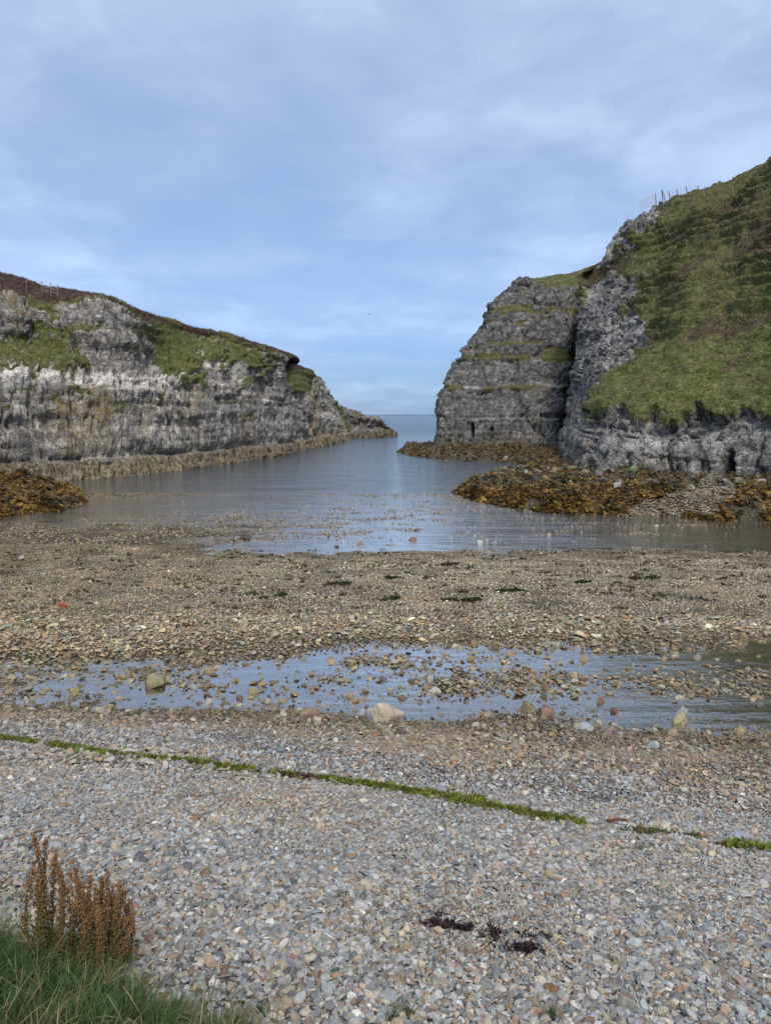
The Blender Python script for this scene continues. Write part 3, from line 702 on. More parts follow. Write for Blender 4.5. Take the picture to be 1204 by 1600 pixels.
# --- right far promontory, rows from base to top
def rowR1(py, l, Y, r=905, bulge=3.0, rY=0, tl=0):
    out = [at(l+6, py, Y+16), at(l+1.5, py, Y+bulge+2)]
    for k, u in enumerate((.03, .10, .22, .4, .6, .8, .95)):
        out.append(at(l+(r-l)*u, py + (1.5-3*u) - tl*u, Y + bulge*(1-u)**3*.9 + rY*u))
    out.append(at(r+18, py-2-tl, Y+rY+9)); out.append(at(r+60, py-6-tl, Y+rY+14))
    return [tuple(['w']+list(p)) for p in out]
ctrl = [rowR1(730, 676, 85.0, 880), rowR1(712, 678, 85.5, 880), rowR1(695, 679, 86.2, 882), rowR1(668, 683, 87.2, 884), rowR1(640, 686, 88.0, 890), rowR1(612, 690, 89.0, 895), rowR1(592, 698, 90.5, 899),
        rowR1(568, 712, 92.0, 902), rowR1(545, 724, 93.0, 904), rowR1(515, 748, 94.5, 906), rowR1(488, 758, 96.0, 908, tl=5), rowR1(466, 772, 97.5, 908, tl=12), rowR1(452, 792, 99.5, 908, rY=2, tl=18),
        [tuple(['w']+list(at(*q))) for q in [(809, 443, 117), (804.5, 440, 106), (806, 441, 103.5), (814, 441, 102), (828, 441, 101.5), (848, 439.5, 102), (870, 436, 103), (893, 429, 104), (910, 424, 104.5), (933, 416, 108), (965, 402, 112)]]]
ridge = [at(p, q, Y) for p, q, Y in [(815, 447, 118), (812, 444, 112), (812, 444, 110), (820, 444, 109), (832, 444, 109), (850, 442, 109), (872, 438, 110), (895, 432, 111), (912, 427, 112), (935, 419, 114), (968, 405, 118)]]
ctrl.append([tuple(['w']+list(p)) for p in ridge])
ctrl.append([('w', p[0]+6, p[1]+40, p[2]-2) for p in ridge])
def maskR1(x, y, z, px, py, nz):
    j = vn(px*.035, py*.10, px*0, 60)+.5*vn(px*.1, py*.3, px*0, 61)
    led = sum(np.exp(-((py-c)/w)**2)*a for c, w, a in ((452, 12, .6), (485, 8, .9), (505, 6, .8), (536, 7, .7), (558, 9, .85), (605, 5, .8)))
    gr = led*(.72+1.2*j)*sstep(690, 640, py)
    gr = np.maximum(gr, 1.0*np.exp(-((px-870)/32)**2-((py-555)/18)**2)*(1+.5*j))
    gr = np.maximum(gr, np.exp(-((px-805)/28)**2-((py-481)/6)**2)*(1+.3*j))
    gr = np.maximum(gr, sstep(15, 0, py-np.interp(px, [800, 850, 905, 940], [438, 440, 442, 440]))*sstep(800, 850, px)*.8*(1+.4*j))
    gr = np.where(y > 107, 1, gr)
    pale = sum(np.exp(-((py-c-.5*jag(px, py, 3, 9))/1.8)**2)*a for c, a in ((566, .7), (603, 1.), (655, 1.), (505, .5), (626, .3)))*sstep(-.3, .2, vn(px*.04, py*.02, px*0, 62))
    return dict(grass=gr, dry=.35+.3*j, heath=.25*sstep(0, .4, j), pale=pale*.7, ochre=.35*sstep(.1, .5, j)+sstep(680, 700, py)*.5, tide=.9*sstep(1.4, .9, z+.4*vn(x*.6, y*.6, z*.5, 5)))
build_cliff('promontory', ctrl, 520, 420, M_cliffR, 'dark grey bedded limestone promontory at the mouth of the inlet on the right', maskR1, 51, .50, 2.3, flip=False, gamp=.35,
            cave=[(738, 668, 3.4, 7, 1.4), (768, 673, 2.6, 5, .9), (748, 612, 5, 2.5, .8), (700, 690, 5, 6, .6)], cat='promontory')

# --- near right hillside and buttress
colsR = [
 [W(27, 100, -1), W(27, 100, .5), W(27, 100, 5), W(27, 99, 9), W(27, 99, 13), W(27, 99, 17), W(28, 100, 20), W(29, 101, 23.5), W(33, 118, 26), W(50, 160, 30)],
 [at(872, 712, 84), at(874, 700, 84), at(882, 660, 84), at(894, 605, 84), at(902, 545, 86), at(906, 490, 88), at(915, 450, 90), at(935, 416, 92), at(942, 427, 104), at(962, 442, 150)],
 [at(876, 725, 72), at(877, 703, 72), at(886, 655, 72), at(899, 603, 73), at(902, 545, 77), at(905, 480, 83), at(925, 440, 87), at(941, 408, 90), at(948, 419, 104), at(966, 434, 150)],
 [at(888, 742, 57), at(890, 722, 57.5), at(902, 670, 60), at(918, 612, 64), at(930, 552, 70), at(938, 490, 77), at(945, 440, 84), at(955, 381, 88), W(34, 108, 29.5), W(56, 155, 34)],
 [at(918, 765, 47), at(920, 742, 47.3), at(925, 690, 50), at(932, 645, 53), at(968, 580, 61), at(980, 515, 69), at(980, 445, 78), at(990, 347, 86), W(37, 104, 33), W(60, 150, 38)],
 [at(985, 768, 45.5), at(985, 745, 46), at(985, 700, 46.6), at(992, 652, 48), at(1015, 585, 55), (1025, 500, 65), (1032, 420, 74.5), (1040, 317, 85), W(41, 102, 35.5), W(64, 148, 41)],
 [at(1050, 772, 44.5), at(1050, 748, 45), at(1050, 700, 45.6), at(1052, 652, 47), at(1060, 575, 52.5), (1070, 490, 60), (1080, 400, 70), (1090, 304, 80), W(45, 98, 37), W(70, 145, 44)],
 [at(1130, 776, 42.5), at(1130, 752, 43), at(1130, 700, 43.6), at(1130, 648, 45), at(1130, 570, 50), (1135, 480, 57), (1140, 390, 66), (1145, 286, 77), W(50, 95, 38), W(76, 140, 46)],
 [at(1204, 780, 40.5), at(1204, 756, 41), at(1204, 700, 41.6), at(1204, 640, 43), at(1204, 550, 48), (1204, 450, 55), (1204, 350, 63), (1204, 259, 73), W(52, 92, 39), W(82, 135, 48)],
 [at(1350, 788, 37.6), at(1350, 762, 38), at(1350, 700, 38.6), at(1350, 630, 40), at(1350, 520, 44), (1350, 400, 50), (1350, 290, 57), (1350, 190, 66), W(58, 86, 41), W(90, 128, 50)],
 [W(40, 29, -1), W(40, 29, .8), W(40.5, 29, 3), W(41.5, 29.5, 6), W(46, 31, 11), W(52, 33, 16), W(58, 36, 22), W(66, 40, 29), W(82, 55, 38), W(110, 80, 50)],
 [W(48, 12, -1), W(48, 12, 1.5), W(49, 12, 3), W(50, 12, 6), W(54, 12, 11), W(60, 12, 16), W(66, 12, 22), W(74, 12, 28), W(92, 12, 36), W(120, 12, 45)],
]
colsR[1][7] = at(938, 413, 91)
for c_ in colsR[2:9]:
    k_ = c_[7]; k_ = k_ if not isinstance(k_, np.ndarray) else None
    if k_ is None:
        p_ = c_[7]; qx, qy = proj(*[np.array(v) for v in p_]); qx, qy, qY = float(qx), float(qy), p_[1]
    else: qx, qy, qY = k_
    c_[8] = at(qx+6, qy+9, qY+14); c_[9] = at(qx+20, qy+22, qY+60)
colsR = [[c if len(c) == 4 else ((('w',)+tuple(c)) if isinstance(c, np.ndarray) else c) for c in col] for col in colsR]
ctrl = [[c[i] for c in colsR] for i in range(10)]
hill = [(925, 657), (921, 640), (935, 615), (960, 597), (985, 575), (1014, 537), (1010, 505), (985, 482), (1000, 455), (1030, 425), (1058, 395), (1083, 365), (1108, 330), (1122, 300), (1122, 240), (1204, 180), (1600, -100), (1900, 640), (1204, 652), (1160, 640), (1145, 655), (1105, 648), (1088, 630), (1075, 652), (1040, 668), (1022, 645), (1000, 660), (975, 640)]
grup = [(958, 402), (985, 385), (1005, 372), (1015, 350), (1032, 338), (1045, 312), (1060, 280), (1120, 240), (1160, 288), (1060, 398), (1030, 425), (1000, 440), (955, 425)]
lown = [(905, 440), (940, 412), (955, 420), (945, 440), (915, 455)]
def maskR(x, y, z, px, py, nz):
    a = polydist(px, py, hill) + jag(px, py, 9, 21, .05)
    b = polydist(px, py, grup)*.8 + jag(px, py, 12, 22, .05) - 1
    c = .75*sstep(-4, 4, polydist(px, py, lown)+jag(px, py, 8, 23))
    gr = np.maximum(np.maximum(sstep(-4, 4, a), .95*sstep(-4, 4, b)), c)
    up = polydist(px, py, [(950, 420), (958, 385), (1000, 350), (1025, 318), (1060, 300), (1100, 300), (1060, 400), (1000, 440)])
    gr = np.maximum(gr, .95*sstep(-4, 6, up)*sstep(-.12, .12, vn(px*.035, py*.06, px*0, 37)+.5*vn(px*.1, py*.15, px*0, 38)))
    st = sstep(.22, .5, vn((px+py*.5)*.03, (py-px*.3)*.02, px*0, 24))*sstep(690, 560, py)*.62      # small turf patches on the buttress
    gr = np.maximum(gr, st)
    gr = gr*(1-sstep(.35, .5, vn(px*.06, py*.09, px*0, 26))*.8*sstep(560, 600, py)*sstep(25, 0, a))
    gr = np.where((y > 90), 1, gr)
    q = (py-300) + (px-1100)*.62
    br = sstep(.02, .35, vn(px*.012+q*.004, q*.03, px*0, 27) + .35*vn(px*.05, py*.07, px*0, 28))
    heath = .62*br*sstep(640, 560, py)
    dry = .6*sstep(-.1, .3, vn(px*.03, q*.05, px*0, 29)) * sstep(620, 500, py) + .45*sstep(520, 380, py)*sstep(1040, 1120, px)
    pale = sstep(-3, 3, polydist(px, py, [(1035, 324), (1050, 320), (1074, 323), (1072, 334), (1045, 336)])+jag(px, py, 4, 31))
    pale = np.maximum(pale, .35*sstep(.1, .45, vn(px*.03, py*.03, px*0, 32)))
    pale = np.maximum(pale, .55*np.exp(-((px-1010)/30)**2-((py-690)/25)**2))
    tide = .9*sstep(1.6, 1.0, z + .5*vn(x*.6, y*.6, z*.5, 5))
    return dict(grass=gr, heath=heath, dry=dry, pale=pale, ochre=.25*sstep(0, .4, vn(px*.03, py*.02, px*0, 34)), tide=tide)
HIL = build_cliff('hillside', ctrl, 620, 720, M_cliffN, 'steep grassy hillside over grey limestone crags to the right of the inlet', maskR, 71, .55, 1.1, dip=.12, flip=False,
            cave=[(1137+jx, 722+jy, jw, jh, 2.2) for jx, jy, jw, jh in ((0, 0, 6.5, 20), (-4, 8, 6, 14), (3, 4, 5, 10))], cat='hillside')

# ------------------------------------------------------------------ weed covered rock shelves
M_shelf = MT('wrack_rock')
n_ = M_shelf.noise(2.2, 6, .7); nf = M_shelf.noise(11, 5, .7)
c_ = M_shelf.ramp(M_shelf.math('ADD', M_shelf.math('MULTIPLY', n_, .5), M_shelf.math('MULTIPLY', nf, .5)), [(.38, (.010, .009, .006)), (.48, (.045, .032, .012)), (.55, (.11, .072, .02)), (.66, (.20, .13, .045))])
c_ = M_shelf.mix(M_shelf.attr('bare'), c_, M_shelf.ramp(nf, [(.36, (.03, .03, .022)), (.52, (.10, .10, .07)), (.68, (.26, .24, .18))]))
M_shelf.set(c_, .55, M_shelf.bump(M_shelf.math('ADD', n_, nf), 1.0, .2), .4); M_shelf = M_shelf.m
def shelf(name, poly_px, x0, x1, y0, y1, nx, ny, hmax, label, seed, sl=1.3, bare=None):
    poly = [z0(a, b)[:2] if len((a, b)) == 2 else None for a, b in poly_px]
    X, Y = np.meshgrid(np.linspace(x0, x1, nx), np.linspace(y0, y1, ny)); x, y = X.ravel(), Y.ravel()
    d = polydist(x, y, poly) + .8*fbm(x*.35, y*.35, x*0, 3, seed)
    h = hmax*(1-np.exp(-np.clip(d, 0, None)/sl)) - .8*np.clip(-d, 0, 1.2) + .018*np.clip(d, 0, 30)
    f1, f2, cid = worley(x*.9, y*.9, x*0+.5, seed+1); g1, g2, cid2 = worley(x*2.5, y*2.5, x*0+.5, seed+2)
    lump = .75*(.6-f1) + .35*(cid-.5) + .22*(.6-g1) + .70*fbm(x*.5, y*.4, x*0, 4, seed+3, .6)
    h = h + lump*.85*sstep(-.5, 1.2, d) - .12
    me = np_mesh(name, np.stack([x, y, h], -1), grid_faces(ny, nx))
    bb = bare(x, y, h) if bare else np.zeros_like(x); fattr(me, 'bare', np.clip(bb, 0, 1))
    tag(link(name, me, M_shelf), label, 'rocks', kind='structure')
    return x, y, h, d, bb
def bareR(x, y, h):
    px, py = proj(x, y, h)
    b = sstep(-4, 4, polydist(px, py, [(1085, 760), (1100, 742), (1130, 745), (1150, 765), (1120, 800), (960, 812), (1000, 785)])+jag(px, py, 8, 41))
    b = np.maximum(b, .5*sstep(766, 752, py + jag(px, py, 8, 42)))
    return np.maximum(b, .5*sstep(.2, .5, vn(x*.6, y*.6, x*0, 43)))
SR = shelf('rock_shelf', [(620, 707), (650, 714), (700, 719), (780, 722), (835, 727), (800, 740), (726, 757), (712, 770), (716, 778), (755, 786), (810, 796), (870, 803), (1000, 805), (1130, 812), (1300, 817), (1700, 830), (1900, 720), (900, 690), (700, 692)],
      0, 42, 28, 100, 420, 620, .95, 'seaweed covered rock shelf at the foot of the right cliffs', 81, 1.2, bareR)
SL = shelf('rock_shelf', [(-700, 835), (-200, 818), (0, 807), (50, 803), (100, 797), (132, 789), (134, 778), (105, 765), (40, 757), (-100, 752), (-900, 752)],
      -60, -13, 28, 56, 420, 260, .80, 'low seaweed covered rock mound at the left edge below the pale cliff', 83, 1.4)

# wrack fronds: small strap clumps
def frond_mesh(seed, n=26, ln=.30, wd=.035):
    r = np.random.default_rng(seed); V = []; Fc = []; S = []
    for i in range(n):
        a = r.uniform(0, 6.28); l = ln*r.uniform(.5, 1.1); px_, py_ = r.normal(0, .09, 2); b0 = len(V); sh = r.uniform(.55, 1.3)
        dx, dy = math.cos(a), math.sin(a); tw = r.uniform(-.6, .6)
        for k in range(5):
            t = k/4; zz_ = .10*math.sin(t*2.6)*r.uniform(.7, 1.2) - .06*t
            w = wd*(.5+math.sin(t*3.0))*.8; ox, oy = -dy*math.cos(tw), dx*math.cos(tw); oz = math.sin(tw+t)
            cx_, cy_ = px_+dx*l*t, py_+dy*l*t
            V += [(cx_-ox*w, cy_-oy*w, zz_-oz*w*.6), (cx_+ox*w, cy_+oy*w, zz_+oz*w*.6)]; S += [sh]*2
        for k in range(4): Fc.append((b0+2*k, b0+2*k+1, b0+2*k+3, b0+2*k+2))
    me = np_mesh('frond', V, Fc, True); fattr(me, 'shade', np.repeat(np.array(S)[:, None], 4, 1), 'FLOAT_COLOR'); return me
M_wrack = leaf_material('wrack', .38, .10)
fm = [frond_mesh(i) for i in range(8)]
for q in fm: q.materials.append(M_wrack)
FRO = proto_coll('frond_shape', fm)
def weed_cover(D, n, seed, label):
    x, y, h, d, bb = D; r = np.random.default_rng(seed)
    px, py = proj(x, y, h)
    ok = np.where((d > -.3) & (h > -.12) & (h < 2.4) & (r.random(len(x)) > bb*1.5) & (bb < .8) & (px > -80) & (px < 1290))[0]
    ix = r.choice(ok, n); m = len(ix)
    p = np.stack([x[ix]+r.uniform(-.06, .06, m), y[ix]+r.uniform(-.06, .06, m), h[ix]+.02], -1)
    base = np.array([(.20, .115, .022), (.13, .075, .018), (.055, .035, .014), (.025, .02, .012), (.14, .11, .03), (.27, .17, .04)])
    t = vn(p[:, 0]*.9, p[:, 1]*.6, p[:, 0]*0, seed)*2 + r.normal(0, 1, m)
    ci = np.clip(np.digitize(t, [-1.2, -.4, .3, .9, 1.5]), 0, 5); order = np.array([3, 2, 1, 0, 4, 5])
    c = base[order[ci]]*r.uniform(.6, 1.3, (m, 1))*np.array([1.25, 1.15, 1.0])
    s = r.uniform(.25, .65, m)
    scatter('seaweed', p, np.stack([r.normal(0, .35, m), r.normal(0, .35, m), r.uniform(0, 6.3, m)], -1), np.stack([s]*3, -1), np.concatenate([c, np.full((m, 1), .5)], 1), r.integers(0, 8, m), FRO, label, 'seaweed')
def shelf_gravel(D, seed, label):
    x, y, h, d, bb = D; r = np.random.default_rng(seed); px, py = proj(x, y, h)
    ok = np.where((d > -.3) & (h > -.05) & (bb > .6) & (px > -60) & (px < 1290))[0]; ix = r.choice(ok, 26000); m = len(ix)
    s = .05+.22*r.beta(1.2, 5, m); c = pebble_cols(m, PW_BAR, np.array([.74, .66, .52]), r)
    scatter('shingle', np.stack([x[ix]+r.uniform(-.06, .06, m), y[ix]+r.uniform(-.07, .07, m), h[ix]+.2*s], -1), np.stack([r.normal(0, .3, m), r.normal(0, .3, m), r.uniform(0, 6.3, m)], -1), np.stack([s]*3, -1), np.concatenate([c, np.full((m, 1), .7)], 1), r.integers(0, 16, m), PEB, label, 'shingle')
shelf_gravel(SR, 15, 'pale gravel patch running down through the wrack of the right rock shelf')
weed_cover(SR, 60000, 5, 'golden brown wrack draped over the rock shelf on the right')
weed_cover(SL, 16000, 6, 'golden brown wrack covering the low rocks at the left edge')

# ------------------------------------------------------------------ turf tufts on the slopes
def tuft_mesh(seed, n=26, ln=.30, wd=.018, spread=.12, lean=.8, segs=3, gr=.5):
    r = np.random.default_rng(seed); V = []; Fc = []; S = []
    for i in range(n):
        a = r.uniform(0, 6.28); l = ln*r.uniform(.45, 1.1); rr = spread*math.sqrt(r.random()); px_, py_ = rr*math.cos(a*1.7), rr*math.sin(a*1.7)
        le = lean*r.uniform(.1, 1.); b0 = len(V); sh = r.uniform(.6, 1.35); dx, dy = math.cos(a), math.sin(a); ph = r.uniform(0, 3.14); ox, oy = math.cos(ph), math.sin(ph)
        for k in range(segs+1):
            t = k/segs; w = wd*.5*(1-t**1.6)+.0004; th = le*t*1.2
            rad = l*t*math.sin(th)*.8; zz_ = l*t*math.cos(th*.8)
            cx_, cy_ = px_+dx*rad, py_+dy*rad
            V += [(cx_-ox*w, cy_-oy*w, zz_), (cx_+ox*w, cy_+oy*w, zz_)]; S += [sh]*2
        for k in range(segs): Fc.append((b0+2*k, b0+2*k+1, b0+2*k+3, b0+2*k+2))
    me = np_mesh('tuft', V, Fc, True); fattr(me, 'shade', np.repeat(np.array(S)[:, None], 4, 1), 'FLOAT_COLOR'); me.materials.append(M_leaf); return me
TUF = proto_coll('tuft_shape', [tuft_mesh(i, gr=.8) for i in range(8)])
def turf(B, n, seed, label, pred, rng_s=(.7, 1.5)):
    o, V, N, A, shp = B; r = np.random.default_rng(seed)
    px, py = proj(V[:, 0], V[:, 1], V[:, 2])
    w = sstep(.45, .75, A['grass'])*pred(V, px, py); w = w/w.sum()
    ix = r.choice(len(V), n, p=w); m = n
    p = V[ix] + r.uniform(-.08, .08, (m, 3))*np.array([1, 1, .3]) - np.array([0, 0, .03])
    hea = (A['heath'][ix] + r.normal(0, .18, m)) > .5; dry = (A['dry'][ix] + r.normal(0, .22, m)) > .45
    g = np.array([.11, .155, .038]); g2 = np.array([.26, .245, .09]); u = np.clip(.5+.9*vn(p[:, 0]*.35, p[:, 1]*.35, p[:, 2]*.6, seed)+r.normal(0, .25, m), 0, 1)[:, None]
    c = g*(1-u)+g2*u
    c = np.where(dry[:, None], np.array([.27, .215, .11])*(.7+.5*u), c)
    hp = np.array([.13, .078, .062])*(.6+.8*r.random((m, 1)))
    c = np.where(hea[:, None], hp, c)*r.uniform(.75, 1.25, (m, 1))
    s = r.uniform(rng_s[0], rng_s[1], m)
    scatter('grass', p, np.stack([r.normal(0, .25, m), r.normal(0, .25, m), r.uniform(0, 6.3, m)], -1), np.stack([s, s, s*r.uniform(.5, 1.0, m)], -1), np.concatenate([c, np.ones((m, 1))], 1), r.integers(0, 8, m), TUF, label, 'grass')
vis = lambda V, px, py: ((px > -60) & (px < 1270) & (py > 200) & (py < 800) & (V[:, 1] < 108)).astype(float)
turf(HIL, 44000, 3, 'short green and brown turf covering the steep right hillside', vis, (.35, .75))
turf(LCL, 15000, 4, 'grass and purple heather on the ledges and top of the left cliff', vis, (.7, 1.4))

# ------------------------------------------------------------------ loose stones one can point to
NS = [0]
small_m = []
for i in range(24):
    me = stone_mesh('stone', 3000+i, flat=.7, elong=1.15+.05*(i % 10), cuts=20+i % 8, sub=3, rough=.12); me.materials.append(M_rock); small_m.append(me)
def rock(name, px, py, w, h, col, label, cat='stone', group=None, wet=.4, flat=None, zoff=0, rotz=None, pos=None, seed=None, cuts=14):
    NS[0] += 1; sd_ = seed if seed is not None else 500+NS[0]; r = np.random.default_rng(sd_)
    p = pos if pos is not None else on_ground(px, py)
    dist = math.hypot(p[1], CZ-p[2]); k = dist*.97/F
    wid = w*k; hei = h*k*1.05
    if w < 20 and seed is None and group: me = small_m[NS[0] % len(small_m)]
    else: me = stone_mesh(name, sd_, flat=r.uniform(.6, .8), elong=r.uniform(1.15, 1.5), cuts=cuts+8, sub=4 if w > 30 else 3, rough=.12); me.materials.append(M_rock)
    zs = [v.co.z for v in me.vertices]; zr = max(zs)-min(zs)
    o = link(name, me, None, None, (float(p[0]), float(p[1]), float(p[2])+hei*.22+zoff))
    o.scale = (wid, wid*.85, hei*1.2/zr); o.rotation_euler = (r.normal(0, .14), r.normal(0, .14), rotz if rotz is not None else (r.uniform(0, 6.28) if group else r.uniform(-.5, .5)))
    o['col'] = (col[0], col[1], col[2], 1-wet)
    tag(o, label, cat, group); return o
OL = (.19, .16, .09); TN = (.34, .26, .16); GY = (.24, .25, .27); WH = (.50, .49, .46); RS = (.24, .12, .06); DK = (.06, .05, .04); BG = (.40, .35, .26); PK = (.38, .27, .23); BR = (.17, .11, .07); GN = (.09, .11, .04)
rock('boulder', 604, 1127, 62, 34, (.46, .38, .27), 'large pale tan boulder at the near edge of the tidal pool', 'boulder', wet=.1, rotz=.35, cuts=10)
rock('boulder', 582, 1125, 26, 24, (.38, .36, .34), 'grey tilted slab leaning on the left of the large tan boulder', 'boulder', wet=.1, rotz=-.5)
rock('boulder', 484, 1124, 32, 20, (.27, .18, .12), 'rough brown boulder on the pool edge left of the large tan boulder', 'boulder')
rock('boulder', 244, 1072, 34, 24, (.24, .20, .11), 'dark olive boulder standing alone in the left half of the pool', 'boulder', wet=.6, cuts=10)
rock('boulder', 1060, 1132, 29, 24, (.33, .30, .17), 'rounded olive and beige boulder at the right end of the pool edge', 'boulder', cuts=8)
rock('boulder', 1066, 1117, 22, 16, (.30, .29, .26), 'grey boulder right behind the olive boulder at the pool edge', 'boulder')
rock('boulder', 825, 1112, 30, 20, OL, 'olive brown boulder at the near side of the pool right of centre', 'boulder')
rock('boulder', 853, 1118, 27, 16, (.25, .14, .10), 'rusty brown flat boulder beside the olive one at the pool edge', 'boulder')
rock('boulder', 911, 1036, 18, 17, (.30, .23, .12), 'tan stone standing upright in the far part of the pool right of centre', 'stone')
rock('boulder', 1159, 1003, 18, 16, (.24, .17, .09), 'brown blocky stone on the far edge of the pool at right', 'stone')
rock('boulder', 383, 844, 22, 10, (.05, .03, .018), 'dark brown weed covered rock lying alone in the inlet shallows', 'rock', wet=.7)
rock('stone', 98, 951, 16, 13, (.40, .10, .05), 'brick red stone on the left of the pebble bar', 'stone')
rock('stone', 34, 873, 10, 6, WH, 'small white stone far left on the pebble bar')
rock('stone', 857, 838, 9, 7, (.36, .24, .17), 'small orange pink stone in the shallows behind the bar')
rock('stone', 645, 846, 15, 7, (.18, .10, .06), 'reddish brown flat stone in the shallows behind the middle of the bar', wet=.6)
rock('stone', 527, 857, 10, 8, (.12, .08, .05), 'small dark brown stone at the waterline behind the bar')
rock('stone', 562, 851, 9, 8, (.33, .22, .15), 'small pinkish tan stone in the water right of the dark one')
rock('stone', 750, 850, 9, 8, WH, 'white pointed stone in a small cluster in the shallows')
rock('stone', 760, 847, 8, 6, BG, 'beige stone touching the white pointed stone in the shallows')
rock('stone', 772, 849, 9, 5, GY, 'grey flat stone at the right of the small cluster in the shallows')
rock('stone', 1024, 823, 9, 4, (.45, .45, .42), 'white flat stone in the dark shallows on the right')
rock('stone', 28, 1041, 13, 10, (.38, .25, .15), 'orange tan stone near the left end of the pool')
rock('stone', 17, 1044, 11, 7, (.45, .46, .46), 'pale grey stone just left of the orange tan one at the pool left end')
rock('stone', 52, 1046, 10, 8, (.34, .22, .14), 'small rusty tan stone right of the orange tan one in the pool')
rock('stone', 116, 1086, 17, 13, (.27, .25, .10), 'mossy olive stone in the pool towards the left')
rock('stone', 187, 1066, 12, 12, (.16, .13, .04), 'brown olive stone upright in the pool left of the lone boulder')
rock('stone', 187, 1094, 12, 8, (.40, .27, .23), 'pink stone on the near pool edge at left')
rock('stone', 328, 1052, 20, 11, (.32, .24, .13), 'tan flat stone in the pool right of the lone olive boulder')
rock('stone', 304, 1077, 14, 9, (.28, .27, .24), 'grey stone in the pool right of the lone olive boulder and nearer')
rock('stone', 48, 1107, 20, 12, (.16, .13, .13), 'dark purple grey stone on the near pool edge at far left')
rock('stone', 167, 1117, 17, 12, (.40, .30, .25), 'pinkish beige stone on the shingle below the left of the pool')
rock('stone', 326, 1100, 16, 10, (.38, .34, .27), 'pale beige stone on the near pool edge left of centre')
rock('stone', 396, 1086, 20, 16, (.28, .25, .13), 'olive stone with a pale top in the pool left of centre')
rock('stone', 352, 1105, 15, 14, (.16, .14, .08), 'dark olive upright stone on the near pool edge left of centre')
rock('stone', 517, 1038, 18, 10, TN, 'tan flat stone in the far part of the pool near the middle')
rock('stone', 632, 1045, 14, 8, (.20, .15, .09), 'brown stone in the middle of the pool')
rock('stone', 672, 1066, 13, 12, BG, 'beige rounded stone in the middle of the pool')
rock('stone', 679, 1083, 22, 13, (.42, .40, .34), 'white and grey streaked stone in the pool below the beige rounded one')
rock('stone', 600, 1065, 17, 11, (.12, .11, .11), 'dark grey stone in the middle of the pool')
rock('stone', 738, 1070, 17, 9, (.42, .36, .25), 'cream flat stone in the pool right of centre')
rock('stone', 738, 1046, 20, 7, (.14, .11, .08), 'dark flat stone in the far part of the pool right of centre')
rock('stone', 812, 1084, 18, 14, (.26, .13, .05), 'rust brown tilted stone in the pool right of centre')
rock('stone', 850, 1079, 14, 12, (.18, .12, .07), 'brown stone in the pool stacked behind a mossy green one')
rock('stone', 849, 1092, 13, 9, GN, 'small mossy green stone in the pool in front of a brown one')
rock('stone', 856, 1061, 13, 9, (.38, .20, .07), 'orange brown stone in the pool right of centre')
rock('stone', 939, 1100, 16, 14, (.20, .14, .09), 'brown ridged stone in the right half of the pool')
rock('stone', 959, 1115, 15, 11, (.14, .07, .05), 'dark rust stone with a pale top near the pool edge at right')
rock('stone', 1053, 1027, 13, 7, (.42, .36, .25), 'cream block stone in the far right part of the pool')
rock('stone', 1119, 1035, 15, 8, (.38, .33, .23), 'cream flat stone near the far right edge of the pool')
rock('stone', 1062, 1093, 20, 8, (.38, .34, .24), 'long beige stone behind the olive boulder in the pool')
rock('stone', 951, 1148, 18, 12, (.24, .16, .15), 'dark red stone on the shingle at the pool edge on the right')
rock('stone', 1048, 1149, 19, 11, (.36, .25, .19), 'salmon pink stone on the pool edge below the olive boulder')
rock('stone', 1154, 1148, 16, 17, (.33, .27, .14), 'upright olive tan stone at the pool edge far right')
rock('stone', 1132, 1132, 11, 8, (.10, .06, .04), 'small dark brown stone in the pool near the right edge')
rock('stone', 1097, 1117, 16, 8, (.10, .10, .11), 'black flat stone in the pool right of the olive boulder')
rock('stone', 1187, 1105, 16, 8, (.52, .53, .53), 'white flat stone in the pool close to the right edge')
rock('stone', 1184, 1093, 20, 9, (.27, .19, .10), 'brown flat stone behind the white one close to the right edge')
rock('stone', 1020, 1168, 20, 12, (.34, .38, .42), 'blue grey stone on the shingle below the right of the pool')
rock('stone', 914, 1140, 30, 10, (.36, .36, .34), 'flat pale grey stone at the pool edge right of centre')
rock('stone', 700, 1184, 19, 13, (.24, .20, .18), 'brown grey stone on the lower beach right of centre')
rock('slab', 1157, 1312, 50, 15, (.30, .31, .34), 'long flat grey slab lying above the green weed at the right', 'slab', wet=0, rotz=-.1, cuts=18)
rock('stone', 1102, 1309, 13, 13, (.36, .26, .19), 'tan block stone left of the long grey slab', wet=0)
rock('stone', 730, 1491, 27, 22, (.25, .18, .155), 'brown angular stone beside the dark dried weed on the near shingle', wet=0, cuts=9)
rock('stone', 840, 1435, 18, 16, (.36, .29, .24), 'rounded beige stone at the top of the dark weed patch', wet=0, cuts=7)
rock('stone', 1160, 1388, 14, 14, (.42, .42, .42), 'round pale grey stone on the shingle at right', wet=0, cuts=5)
rock('stone', 1026, 1425, 26, 11, (.13, .13, .12), 'dark flat stone on the shingle in the right foreground', wet=0)
rock('stone', 975, 1580, 32, 22, (.27, .25, .21), 'rough brown grey stone at the bottom edge right of centre', wet=0, cuts=9)
